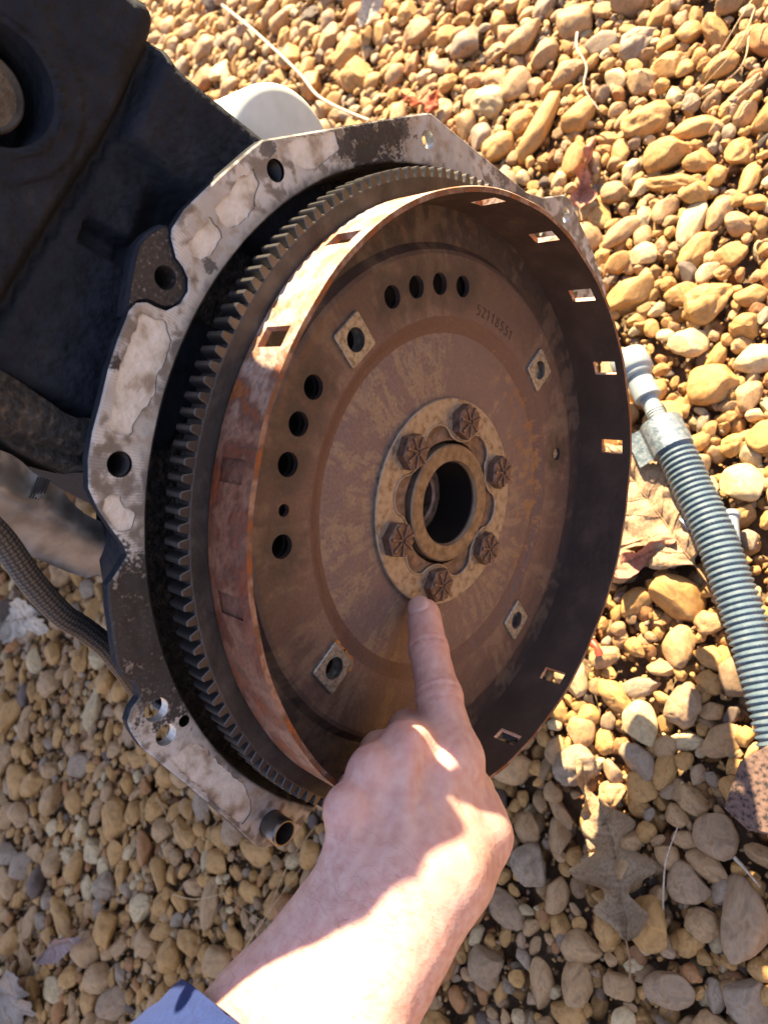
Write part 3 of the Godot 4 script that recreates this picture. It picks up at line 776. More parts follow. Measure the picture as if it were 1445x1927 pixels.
	prism(b, PackedVector2Array([Vector2(0.1674, -0.0029), Vector2(0.1682, -0.0023), Vector2(0.1708, -0.0017), Vector2(0.1722, -0.0013), Vector2(0.1726, -0.0008), Vector2(0.1726, 0.0008), Vector2(0.1722, 0.0013), Vector2(0.1708, 0.0017), Vector2(0.1682, 0.0023), Vector2(0.1674, 0.0029)]), -0.0264, -0.0368, 0.0003)
	var tm := b.mesh()
	for i in 166:
		var o := put("tooth", tm, M.tooth, gear)
		o.rotation.z = TAU * i / 166.0 + 0.004
	# spacer plate, crank flange, hub
	var flower := PackedVector2Array()
	for i in 144:
		var a := TAU * i / 144.0
		var lobe := cos(6.0 * (a - deg_to_rad(39.7)))
		flower.append(Vector2.from_angle(a) * (0.0405 + 0.0052 * signf(lobe) * pow(absf(lobe), 0.6)))
	b = MB.new()
	prism(b, circle(Vector2.ZERO, 0.0586, 144), -0.0318, -0.0347, 0.0005, [flower], 0.02, false)
	var sp := put("spacer_plate", b.mesh(), M.spacer, f)
	b = MB.new()
	var path := []
	for q in flower: path.append(Vector3(q.x, q.y, -0.0319))
	path.append(path[0])
	tube(b, path, func(_d): return 0.0007, 8, false, 1.0, 1.0, Vector3(0, 0, 1))
	put("raised_edge", b.mesh(), M.spacer, sp)
	b = MB.new()
	var cz := func(q: Vector2) -> float:
		var a := q.angle(); var r := q.length()
		var lobe := maxf(0.0, cos(6.0 * (a - deg_to_rad(39.7))))
		return -0.0335 - 0.0012 * exp(-pow((r - 0.0405) / 0.003, 2.0)) * lobe + 0.0006 * (1.0 - lobe)
	sheet(b, circle(Vector2.ZERO, 0.049, 96), [circle(Vector2.ZERO, 0.0352, 96)], 0.003, cz)
	lathe(b, [Vector2(0.0352, -0.045), Vector2(0.0352, -0.0335)], 72)
	put("crank_flange", b.mesh(), M.crank, f)
	b = MB.new()
	lathe(b, [Vector2(0.0232, -0.0330), Vector2(0.0232, -0.0318), Vector2(0.0242, -0.0300), Vector2(0.0325, -0.0300), Vector2(0.0333, -0.0308), Vector2(0.0333, -0.047), Vector2(0.0355, -0.047)], 96, 0, TAU, 0.2)
	var ring := put("hub_ring", b.mesh(), M.ring, f)
	b = MB.new()
	lathe(b, [Vector2(0.0001, -0.085), Vector2(0.0150, -0.085), Vector2(0.0150, -0.0565), Vector2(0.0165, -0.0555), Vector2(0.0195, -0.0555), Vector2(0.0200, -0.0575), Vector2(0.0232, -0.0575)], 72, 0, TAU, 0.2)
	put("pilot_bore", b.mesh(), M.crank, ring)
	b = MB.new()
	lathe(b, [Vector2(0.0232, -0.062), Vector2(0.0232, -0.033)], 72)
	put("bore_wall", b.mesh(), M.hole, ring)  # dark finish paints in the deep shade of the bore
	# six bolts
	b = MB.new()
	prism(b, circle(Vector2.ZERO, 0.0100, 6), -0.0262, -0.0320, 0.0007, [], 1.0, false)
	var hex := b.mesh()
	b = MB.new()
	lathe(b, [Vector2(0.0001, -0.02665), Vector2(0.0022, -0.0266), Vector2(0.0034, -0.0260), Vector2(0.0078, -0.0260), Vector2(0.0085, -0.0264)], 24)
	var crown := b.mesh()
	b = MB.new()
	prism(b, PackedVector2Array([Vector2(0.0014, -0.0005), Vector2(0.0084, -0.0009), Vector2(0.0084, 0.0009), Vector2(0.0014, 0.0005)]), -0.0250, -0.0266, 0.0002)
	var rib := b.mesh()
	rng.seed = 5
	for k in 6:
		var a := deg_to_rad(9.7 + 60.0 * k)
		var o := put("bolt", hex, M.bolt, f, Vector3(cos(a), sin(a), 0) * 0.0463)
		o.rotation.z = rng.randf() * TAU
		put("bolt_crown", crown, M.bolt, o)
		for j in 7:
			var r := put("grade_mark", rib, M.bolt, o)
			r.rotation.z = TAU * j / 7.0
	# four square nuts
	for k in 4:
		var a := deg_to_rad(nuts[k])
		b = MB.new()
		var sq := rounded(PackedVector2Array([Vector2(-0.0097, -0.0097), Vector2(0.0097, -0.0097), Vector2(0.0097, 0.0097), Vector2(-0.0097, 0.0097)]), 1)
		sq = PackedVector2Array()
		for c in [Vector2(-1, -1), Vector2(1, -1), Vector2(1, 1), Vector2(-1, 1)]:
			for j in 4: sq.append(c * 0.0082 + Vector2.from_angle(c.angle() + deg_to_rad(-45.0 + 30.0 * j)) * 0.0016)
		prism(b, sq, -0.0303, zp - 0.001, 0.0005, [circle(Vector2.ZERO, 0.0058, 28)], 1.0, false)
		lathe(b, [Vector2(0.0058, -0.038), Vector2(0.0058, -0.031)], 28)
		var o := put("nut", b.mesh(), M.nut, f, Vector3(cos(a), sin(a), 0) * 0.1138)
		o.rotation.z = a
		if k == 3:
			tag(o, "square nut with orange rust along two edges")
			b = MB.new()
			tube(b, curve([Vector3(-0.0100, -0.0095, -0.0316), Vector3(-0.0102, -0.002, -0.0312), Vector3(-0.0100, 0.0075, -0.0314), Vector3(-0.0090, 0.0099, -0.0314), Vector3(-0.005, 0.0101, -0.0316)], 5), func(d): return 0.0009 + 0.0005 * sin(d * 900.0), 8)
			put("rust_scale", b.mesh(), M.rust, o)
	# stud ends that show in two of the holes
	for q in [[-26.7, 0.1135, 0.0056], [-58.0, 0.117, 0.0041]]:
		b = MB.new()
		lathe(b, [Vector2(0.0001, -0.0338), Vector2(q[2] - 0.001, -0.0338), Vector2(q[2], -0.0345), Vector2(q[2], -0.038)], 24)
		put("stud_end", b.mesh(), M.nut, plate, Vector3(cos(deg_to_rad(q[0])), sin(deg_to_rad(q[0])), 0) * q[1])
	# stamped part number
	var font := SystemFont.new(); font.font_names = PackedStringArray(["Droid Sans Mono"])
	var at := [10.5, 8.0, 5.6, 3.1, 0.5, -2.2, -4.9, -7.4]
	for i in 8:
		var tx := TextMesh.new()
		tx.text = "52118551"[i]; tx.font = font; tx.font_size = 24; tx.pixel_size = 0.00048; tx.depth = 0.0005
		var a := deg_to_rad(at[i])
		var o := put("stamped_digit", tx, M.stamp, plate, Vector3(cos(a), sin(a), 0) * 0.1088 + Vector3(0, 0, zp))
		o.rotation.z = a - PI / 2
		o.scale = Vector3(0.62, 0.72, 1)
	seat(f)

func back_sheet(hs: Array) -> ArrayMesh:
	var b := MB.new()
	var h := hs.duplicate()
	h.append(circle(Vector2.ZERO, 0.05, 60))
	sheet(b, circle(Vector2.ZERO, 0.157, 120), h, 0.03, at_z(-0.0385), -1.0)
	lathe(b, [Vector2(0.0001, -0.072), Vector2(0.148, -0.072)], 60)  # black disc added to keep the holes dark
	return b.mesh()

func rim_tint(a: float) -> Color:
	# bare tin at the top, its colour lightened for the sun there, rust on the left, paler again towards the bottom
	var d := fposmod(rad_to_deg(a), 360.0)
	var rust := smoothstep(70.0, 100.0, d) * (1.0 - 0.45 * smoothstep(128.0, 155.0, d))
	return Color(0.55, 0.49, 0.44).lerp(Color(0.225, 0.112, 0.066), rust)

func cyl(r: float, a: float, z: float) -> Vector3:
	if r > 0.1 and r < 0.165:      # the thin rim is not quite true
		r += 0.00022 * sin(a * 7.0 + 1.0) + 0.00014 * sin(a * 17.0)
		if z > -0.004: z += 0.00025 * sin(a * 11.0) + 0.00015 * sin(a * 29.0 + 2.0)
	return Vector3(cos(a) * r, sin(a) * r, z)


# ---------------------------------------------------------------- hand and forearm
func person() -> void:
	var who := thing("person", Vector3(-0.17, 0.0, 0.03))
	tag(who, "person in a blue sleeve pointing with the left index finger at a flexplate bolt", "person")
	var J := {
		"tip": Vector3(-0.0635, 0.2412, -0.0222), "dip": Vector3(-0.0797, 0.2470, -0.0087), "pip": Vector3(-0.0994, 0.2532, 0.0098), "mcp": Vector3(-0.1221, 0.2606, 0.0316),
		"m": Vector3(-0.1225, 0.2816, 0.0207), "r": Vector3(-0.1341, 0.2955, 0.0174), "p": Vector3(-0.1501, 0.3052, 0.0174),
		"wr": Vector3(-0.1615, 0.2830, 0.0559), "wu": Vector3(-0.1729, 0.3006, 0.0280), "er": Vector3(-0.2208, 0.3190, 0.0544), "eu": Vector3(-0.2312, 0.3189, 0.0147), "fr": Vector3(-0.2777, 0.3509, 0.0444), "fu": Vector3(-0.3009, 0.3433, -0.0171),
		"tc": Vector3(-0.1642, 0.2666, 0.0540), "tm": Vector3(-0.1491, 0.2525, 0.0507), "ti": Vector3(-0.1395, 0.2315, 0.0273), "tt": Vector3(-0.1355, 0.2285, 0.0105)}
	var back := Vector3(0.2715, 0.803, 0.5306)          # out of the back of the hand
	var fwd := Vector3(0.957, 0.256, -0.138)
	fwd = (fwd - back * fwd.dot(back)).normalized()
	var B := []                                           # from, to, radius, radius, blend
	var bone := func(a: Vector3, c: Vector3, ra: float, rb: float, k := 0.006): B.append([a, c, ra, rb, k])
	# palm
	for f in ["mcp", "m", "r", "p"]:
		var to: Vector3 = J.wr.lerp(J.wu, {"mcp": 0.12, "m": 0.4, "r": 0.65, "p": 0.9}[f])
		var rk: float = {"mcp": 0.0122, "m": 0.0122, "r": 0.0115, "p": 0.0106}[f]
		bone.call(J[f] - back * 0.001, to - back * 0.004, rk, 0.0145, 0.011)
	bone.call(J.mcp.lerp(J.r, 0.4) - back * 0.012, J.wr.lerp(J.wu, 0.5) - back * 0.01, 0.014, 0.016, 0.014)
	# forearm
	bone.call(J.wr - back * 0.005, J.er, 0.0185, 0.0205, 0.012); bone.call(J.wu - back * 0.003, J.eu, 0.0165, 0.0200, 0.012)
	bone.call(J.er, J.fr, 0.0205, 0.027, 0.012); bone.call(J.eu, J.fu, 0.020, 0.027, 0.012)
	bone.call(J.wr.lerp(J.wu, 0.5), J.er.lerp(J.eu, 0.5), 0.018, 0.022, 0.012)
	# ulnar knob at the wrist
	bone.call(J.wu + back * 0.003 - fwd * 0.012, J.wu + back * 0.002 - fwd * 0.014, 0.0095, 0.0095, 0.010)
	# index finger
	bone.call(J.mcp, J.pip, 0.0130, 0.0106, 0.007); bone.call(J.pip, J.dip, 0.0107, 0.0100, 0.003); bone.call(J.dip, J.tip, 0.0101, 0.0090, 0.003)
	bone.call(J.pip + back * 0.001, J.pip + back * 0.0012, 0.0112, 0.0112, 0.003)
	# the three bent fingers
	for f in [["m", 0.043, 0.027, 0.021, 0.0108], ["r", 0.040, 0.026, 0.020, 0.0102], ["p", 0.032, 0.020, 0.018, 0.0090]]:
		var k: Vector3 = J[f[0]]
		var pip: Vector3 = k + (fwd * 0.30 - back * 0.954) * f[1]
		var dip: Vector3 = pip + (-fwd * 0.88 - back * 0.47).normalized() * f[2]
		var tip: Vector3 = dip + (-fwd * 0.75 + back * 0.66).normalized() * f[3]
		bone.call(k, pip, f[4] * 1.1, f[4], 0.004); bone.call(pip, dip, f[4], f[4] * 0.9, 0.003); bone.call(dip, tip, f[4] * 0.9, f[4] * 0.8, 0.003)
		bone.call(k + back * 0.0025 + fwd * 0.002, k + back * 0.0025, f[4], f[4], 0.004)
	# thumb folded beside the palm
	bone.call(J.tc - back * 0.006, J.tm - back * 0.002, 0.0155, 0.0135, 0.010); bone.call(J.tm - back * 0.002, J.ti, 0.0130, 0.0112, 0.006); bone.call(J.ti, J.tt, 0.0112, 0.0092, 0.003)
	bone.call(J.tm.lerp(J.mcp, 0.45) - back * 0.008, J.wr - back * 0.006, 0.011, 0.014, 0.012)
	# tendons and knuckle heads on the back
	bone.call(J.mcp + back * 0.0015, J.mcp + back * 0.001 - fwd * 0.004, 0.0112, 0.011, 0.006)
	bone.call(J.m + back * 0.0125, J.m.lerp(J.wr.lerp(J.wu, 0.45), 0.75) + back * 0.0125, 0.0016, 0.0012, 0.010)
	bone.call(J.mcp + back * 0.0128, J.mcp.lerp(J.wr.lerp(J.wu, 0.3), 0.75) + back * 0.0120, 0.0016, 0.0012, 0.010)
	# veins over the back of the hand
	for vn in [[J.m.lerp(J.r, 0.5) - fwd * 0.006, J.r.lerp(J.wu, 0.45), J.r.lerp(J.wr, 0.75)], [J.mcp.lerp(J.m, 0.5) - fwd * 0.008, J.m.lerp(J.wr, 0.5), J.m.lerp(J.wu, 0.7)], [J.r.lerp(J.p, 0.5) - fwd * 0.006, J.p.lerp(J.wu, 0.5), J.wu.lerp(J.wr, 0.25) - fwd * 0.008]]:
		for i in 2: bone.call(vn[i] + back * 0.0108, vn[i + 1] + back * 0.0112, 0.0011, 0.0012, 0.0030)
	var lo := Vector3(-0.345, 0.205, -0.045); var hi := Vector3(-0.045, 0.405, 0.09)
	var h := 0.0018
	var nx := int((hi.x - lo.x) / h); var ny := int((hi.y - lo.y) / h); var nz := int((hi.z - lo.z) / h)
	var F := PackedFloat32Array(); F.resize(nx * ny * nz); F.fill(0.05)
	for q in B:
		var a: Vector3 = q[0]; var c: Vector3 = q[1]; var ra: float = q[2]; var rb: float = q[3]; var kk: float = q[4]
		var mg := maxf(ra, rb) + kk + 0.006
		var p0 := (Vector3(minf(a.x, c.x), minf(a.y, c.y), minf(a.z, c.z)) - Vector3.ONE * mg - lo) / h
		var p1 := (Vector3(maxf(a.x, c.x), maxf(a.y, c.y), maxf(a.z, c.z)) + Vector3.ONE * mg - lo) / h
		var ab := c - a; var l2 := maxf(ab.length_squared(), 1e-12)
		for i in range(maxi(0, int(p0.x)), mini(nx, int(p1.x) + 1)):
			for j in range(maxi(0, int(p0.y)), mini(ny, int(p1.y) + 1)):
				var base := (i * ny + j) * nz
				for k in range(maxi(0, int(p0.z)), mini(nz, int(p1.z) + 1)):
					var pt := lo + Vector3(i, j, k) * h
					var tt := clampf((pt - a).dot(ab) / l2, 0.0, 1.0)
					var d := (pt - a - ab * tt).length() - lerpf(ra, rb, tt)
					var e := F[base + k]
					var s := maxf(kk - absf(d - e), 0.0) / kk
					F[base + k] = minf(d, e) - s * s * kk * 0.25
	var b := MB.new()
	var at := {}
	var skin_noise := noise(81, 90.0, 4); var fine := noise(82, 500.0, 3)
	for i in nx - 1:
		for j in ny - 1:
			for k in nz - 1:
				var id := (i * ny + j) * nz + k
				var f0 := F[id]
				if absf(f0) > h * 2.5: continue
				var pos := 0
				var sum := Vector3.ZERO; var cnt := 0
				var cv := [f0, F[id + ny * nz], F[id + nz], F[id + ny * nz + nz], F[id + 1], F[id + ny * nz + 1], F[id + nz + 1], F[id + ny * nz + nz + 1]]
				for m in 8:
					if cv[m] < 0.0: pos += 1
				if pos == 0 or pos == 8: continue
				for ed in [[0, 1], [2, 3], [4, 5], [6, 7], [0, 2], [1, 3], [4, 6], [5, 7], [0, 4], [1, 5], [2, 6], [3, 7]]:
					var va: float = cv[ed[0]]; var vb: float = cv[ed[1]]
					if (va < 0.0) == (vb < 0.0): continue
					var tt := va / (va - vb)
					sum += Vector3(ed[0] & 1, (ed[0] >> 1) & 1, ed[0] >> 2).lerp(Vector3(ed[1] & 1, (ed[1] >> 1) & 1, ed[1] >> 2), tt); cnt += 1
				var g := Vector3(cv[1] + cv[3] + cv[5] + cv[7] - cv[0] - cv[2] - cv[4] - cv[6], cv[2] + cv[3] + cv[6] + cv[7] - cv[0] - cv[1] - cv[4] - cv[5], cv[4] + cv[5] + cv[6] + cv[7] - cv[0] - cv[1] - cv[2] - cv[3]).normalized()
				var w := lo + (Vector3(i, j, k) + sum / cnt) * h
				at[id] = b.p(w, g)
	for id in at:
		var k: int = id % nz; var j: int = (id / nz) % ny; var i: int = id / (nz * ny)
		var f0 := F[id]
		if j > 0 and k > 0 and (f0 < 0.0) != (F[id + ny * nz] < 0.0) and at.has(id - nz) and at.has(id - 1) and at.has(id - nz - 1): b.q(at[id], at[id - nz], at[id - nz - 1], at[id - 1])
		if i > 0 and k > 0 and (f0 < 0.0) != (F[id + nz] < 0.0) and at.has(id - ny * nz) and at.has(id - 1) and at.has(id - ny * nz - 1): b.q(at[id], at[id - ny * nz], at[id - ny * nz - 1], at[id - 1])
		if i > 0 and j > 0 and (f0 < 0.0) != (F[id + 1] < 0.0) and at.has(id - ny * nz) and at.has(id - nz) and at.has(id - ny * nz - nz): b.q(at[id], at[id - ny * nz], at[id - ny * nz - nz], at[id - nz])
	# creases across the index joints, wrinkles and colour, with shade painted into the folds
	var ax: Vector3 = (J.dip - J.pip).normalized()
	for m in b.v.size():
		var w := b.v[m]; var g := b.n[m]
		var off := 0.00025 * skin_noise.get_noise_3dv(w) + 0.00008 * fine.get_noise_3dv(w)
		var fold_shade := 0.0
		var dorsal := clampf(g.dot(back) * 1.6, 0.0, 1.0)
		for jn in [["dip", 0.0075, 0.0008, 3], ["pip", 0.010, 0.0008, 4]]:
			var rel: Vector3 = w - J[jn[0]]
			var along := rel.dot(ax)
			if rel.length() < 0.02 and absf(along) < jn[1]:
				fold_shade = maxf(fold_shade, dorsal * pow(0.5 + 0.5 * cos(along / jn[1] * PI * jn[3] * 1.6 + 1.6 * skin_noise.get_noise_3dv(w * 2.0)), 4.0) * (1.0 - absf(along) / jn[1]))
				off -= jn[2] * dorsal * (0.5 + 0.5 * cos(along / jn[1] * PI * jn[3] + 1.2 * skin_noise.get_noise_3dv(w * 2.0))) * (1.0 - absf(along) / jn[1])
		b.v[m] = w + g * off
		var red := 0.0
		for jn in ["tip", "dip", "pip", "m", "r", "p"]: red = maxf(red, 1.0 - (w - J[jn]).length() / (0.020 if jn in ["tip", "dip", "pip"] else 0.024))
		red = clampf(red, 0, 1) * 0.55 + 0.25 * clampf(skin_noise.get_noise_3dv(w * 0.7) + 0.1, 0, 1)
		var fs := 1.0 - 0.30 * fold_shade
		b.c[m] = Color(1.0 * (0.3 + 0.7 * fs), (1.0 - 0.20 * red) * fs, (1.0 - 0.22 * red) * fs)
	b.smooth()
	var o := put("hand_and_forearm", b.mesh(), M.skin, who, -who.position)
	# nail: a curved plate let into the back of the fingertip
	var along_f: Vector3 = (J.tip - J.dip).normalized()
	var nd := Vector3(-0.03, 0.94, 0.33); nd = (nd - along_f * nd.dot(along_f)).normalized()
	var sd := along_f.cross(nd).normalized()
	b = MB.new()
	var rows := []
	for u in 11:
		var row := []
		for s in 11:
			var x := (s - 5) / 5.0; var y := (u - 5) / 5.0
			var mx := x * sqrt(1.0 - 0.42 * y * y); var my := y * sqrt(1.0 - 0.42 * x * x)
			var ang := mx * 0.80
			var rim := maxf(absf(x), absf(y))
			var rr := 0.00985 - 0.0010 * maxf(0.0, my) - 0.0003 * maxf(0.0, -my) - 0.0007 * pow(rim, 8.0)
			y = my
			var dir := nd * cos(ang) + sd * sin(ang)
			row.append(b.p(J.tip + along_f * (y * 0.0056 + 0.0016) + dir * rr, dir, Vector2.ZERO))
		rows.append(row)
		if u > 0:
			for s in 10: b.q(rows[u - 1][s], rows[u - 1][s + 1], row[s + 1], row[s])
	b.smooth()
	put("fingernail", b.mesh(), M.nail, o)
	# sleeve
	b = MB.new()
	var c0: Vector3 = J.er.lerp(J.eu, 0.5); var c1: Vector3 = J.fr.lerp(J.fu, 0.5)
	var dir := (c1 - c0).normalized()
	var across: Vector3 = (J.eu - J.er); across = (across - dir * across.dot(dir)).normalized()
	var upd := dir.cross(across).normalized()
	var fold := noise(83, 14.0, 3)
	var prev := []
	var start: Vector3 = c0 + dir * 0.018 + across * 0.003
	for i in 40:
		var row := []
		var s := i / 39.0
		var cpt := start + dir * (maxf(0.0, s - 0.1) * 0.22)
		var thick: float = 0.0 if i > 3 else [-0.0028, -0.0008, 0.0006, 0.0003][i]
		for k in 49:
			var a := TAU * k / 48.0
			var ra: float = 0.049 + 0.02 * s + thick; var rb: float = 0.032 + 0.02 * s + thick
			var d: Vector3 = across * cos(a) * ra + upd * sin(a) * rb
			var wob := 0.004 * fold.get_noise_3d(cos(a) * 3.0 + i * 0.4, sin(a) * 3.0, i * 0.25) * smoothstep(0.05, 0.3, s)
			var lead := -0.020 * cos(a) - 0.010 * sin(a)
			row.append(b.p(cpt + d * (1.0 + wob * 20.0) - dir * lead, d))
		if i > 0:
			for k in 48: b.q(prev[k], prev[k + 1], row[k + 1], row[k])
		prev = row
	b.smooth()
	put("sleeve", b.mesh(), M.cloth, who, -who.position)
	# fine hair on the forearm and the back of the hand
	b = MB.new()
	rng.seed = 77
	var src := o.mesh as ArrayMesh
	var arr := src.surface_get_arrays(0)
	var vv: PackedVector3Array = arr[Mesh.ARRAY_VERTEX]; var vn: PackedVector3Array = arr[Mesh.ARRAY_NORMAL]
	var made := 0
	while made < 2400:
		var m := rng.randi() % vv.size()
		var w := vv[m]
		if w.x > -0.150 or w.x < -0.27: continue
		if w.x > -0.165 and rng.randf() < 0.7: continue
		var g := vn[m]
		if g.dot(back) < -0.2: continue
		var flow := (Vector3(0.25, 0.75, -0.25) + Vector3(rng.randfn(), rng.randfn(), rng.randfn()) * 0.35)
		flow = (flow - g * flow.dot(g)).normalized()
		var len := rng.randf_range(0.003, 0.008)
		var sidev := flow.cross(g).normalized()
		var lastl := -1; var lastr := -1
		for s in 4:
			var u := s / 3.0
			var pt := w + flow * len * u + g * (len * (0.28 * u - 0.10 * u * u))
			var wd := 0.000042 * (1.0 - 0.8 * u)
			var l := b.p(pt - sidev * wd, g); var r := b.p(pt + sidev * wd, g)
			if s > 0: b.q(lastl, lastr, r, l)
			lastl = l; lastr = r
		made += 1
	var hr := put("arm_hair", b.mesh(), M.hair, o)
	hr.set_meta("kind", "stuff")
	seat(who)

# ---------------------------------------------------------------- smaller things
func hose() -> void:
	var t := thing("hose", Vector3(0.05, 0, 0.04))
	tag(t, "blue grey corrugated hose with a pale end cap and metal strap lying across the gravel", "hose")
	var o := -t.position
	var y := 0.034
	var pts := [Vector3(0.109, 0.037, -0.002), Vector3(0.092, 0.036, 0.011), Vector3(0.073, 0.035, 0.024), Vector3(0.043, 0.034, 0.045), Vector3(0.012, 0.033, 0.063), Vector3(-0.020, 0.032, 0.081), Vector3(-0.055, 0.031, 0.099), Vector3(-0.10, 0.030, 0.120), Vector3(-0.16, 0.028, 0.145)]
	var path := curve(pts, 90)
	var b := MB.new()
	var pitch := 0.0043
	tube(b, path, func(d): return 0.0140 - 0.0026 * pow(0.5 + 0.5 * cos(d / pitch * TAU), 1.3), 28, true)
	put("corrugated_tube", b.mesh(), M.conduit, t, o)
	# rigid end: axis from the strap to the cap
	var a := Vector3(0.112, 0.038, -0.004); var e := Vector3(0.176, 0.046, -0.050)
	var d := (e - a).normalized()
	var basis := Basis(Vector3.UP.cross(d).normalized(), Vector3.ZERO, d)
	basis.y = basis.z.cross(basis.x)
	var L := (e - a).length()
	b = MB.new()
	lathe(b, [Vector2(0.0068, -0.004), Vector2(0.0068, 0.016), Vector2(0.0072, 0.017), Vector2(0.0066, 0.018), Vector2(0.0072, 0.019), Vector2(0.0066, 0.020), Vector2(0.0072, 0.021), Vector2(0.0066, 0.022), Vector2(0.0066, 0.034)], 40); flip(b)
	var n := put("neck", b.mesh(), M.conduit_cap, t, a + o); n.basis = basis
	b = MB.new()
	lathe(b, [Vector2(0.0066, 0.0335), Vector2(0.0094, 0.0335), Vector2(0.0100, 0.0342), Vector2(0.0100, 0.049), Vector2(0.0085, 0.0500), Vector2(0.0085, 0.0530), Vector2(0.0115, 0.0535), Vector2(0.0122, 0.0545), Vector2(0.0122, 0.0570), Vector2(0.0138, 0.0580), Vector2(0.0145, 0.0590), Vector2(0.0145, 0.0735), Vector2(0.0138, 0.0745), Vector2(0.0001, 0.0750)], 48, 0, TAU, 0.7); flip(b)
	var cp := put("end_cap", b.mesh(), M.conduit_cap, t, a + o); cp.basis = basis
	# folded metal strap
	b = MB.new()
	var outer := []; var rows := []
	for i in 33:
		var s := i / 32.0
		var ang := lerpf(deg_to_rad(225.0), deg_to_rad(12.0), s)
		var r := 0.0150
		var q := Vector2(cos(ang), sin(ang)) * r
		if s < 0.0: q = q
		outer.append(q)
	var tail: Vector2 = outer[-1]
	for i in 8: outer.append(tail + Vector2(0.0016 * (i + 1), -0.0004 * (i + 1)))
	for i in outer.size():
		var q: Vector2 = outer[i]
		var pq: Vector2 = outer[maxi(i - 1, 0)]; var nq: Vector2 = outer[mini(i + 1, outer.size() - 1)]
		var tg := (nq - pq).normalized(); var nr := Vector2(-tg.y, tg.x)
		var row := []
		for k in 4:
			var wz: float = [-0.013, 0.009, 0.009, -0.013][k] + (0.0045 * float(i) / outer.size() if k in [1, 2] else -0.001 * float(i) / outer.size())
			var q2 := q + nr * (0.0 if k < 2 else -0.0009)
			row.append([Vector3(q2.x, q2.y, wz), Vector3(nr.x, nr.y, 0)])
		rows.append(row)
	for i in rows.size() - 1:
		for k in 4:
			var k2 := (k + 1) % 4
			var nor: Vector3 = rows[i][0][1] if k == 0 else (-rows[i][0][1] if k == 2 else Vector3(0, 0, 1 if k == 1 else -1))
			b.flat4(rows[i][k][0], rows[i][k2][0], rows[i + 1][k2][0], rows[i + 1][k][0], nor)
	b.flat4(rows[-1][0][0], rows[-1][1][0], rows[-1][2][0], rows[-1][3][0], Vector3(1, -0.3, 0))
	var st := put("metal_strap", b.mesh(), M.galv, t, a + o); st.basis = basis

func braided_hose() -> void:
	var b := MB.new()
	var path := curve([Vector3(-0.060, 0.480, -0.055), Vector3(-0.068, 0.461, -0.058), Vector3(-0.076, 0.446, -0.060), Vector3(-0.090, 0.428, -0.065), Vector3(-0.1015, 0.410, -0.070), Vector3(-0.107, 0.396, -0.075), Vector3(-0.114, 0.381, -0.080), Vector3(-0.124, 0.366, -0.086), Vector3(-0.135, 0.350, -0.095)], 10)
	tube(b, path, func(_d): return 0.0050, 24, true, 130.0, 0.72, Vector3(0.3, 0.5, 0.8))
	var o := put("braided_hose", b.mesh(), M.braid, self, Vector3.ZERO)
	seat(o)
	tag(o, "grey woven braided hose hanging beside the pale valve cover", "hose")

func oil_filter() -> void:
	var b := MB.new()
	lathe(b, [Vector2(0.0001, 0.0), Vector2(0.031, 0.0), Vector2(0.0345, -0.0012), Vector2(0.0368, -0.0036), Vector2(0.0375, -0.007), Vector2(0.0375, -0.095), Vector2(0.036, -0.097), Vector2(0.0001, -0.097)], 64, 0, TAU, 0.7)
	var o := put("oil_filter", b.mesh(), M.white_can, self, Vector3(0.1535, 0.234 + 0.1150, -0.112))
	seat(o)
	tag(o, "white oil filter can showing above the flange beside the block", "oil filter")

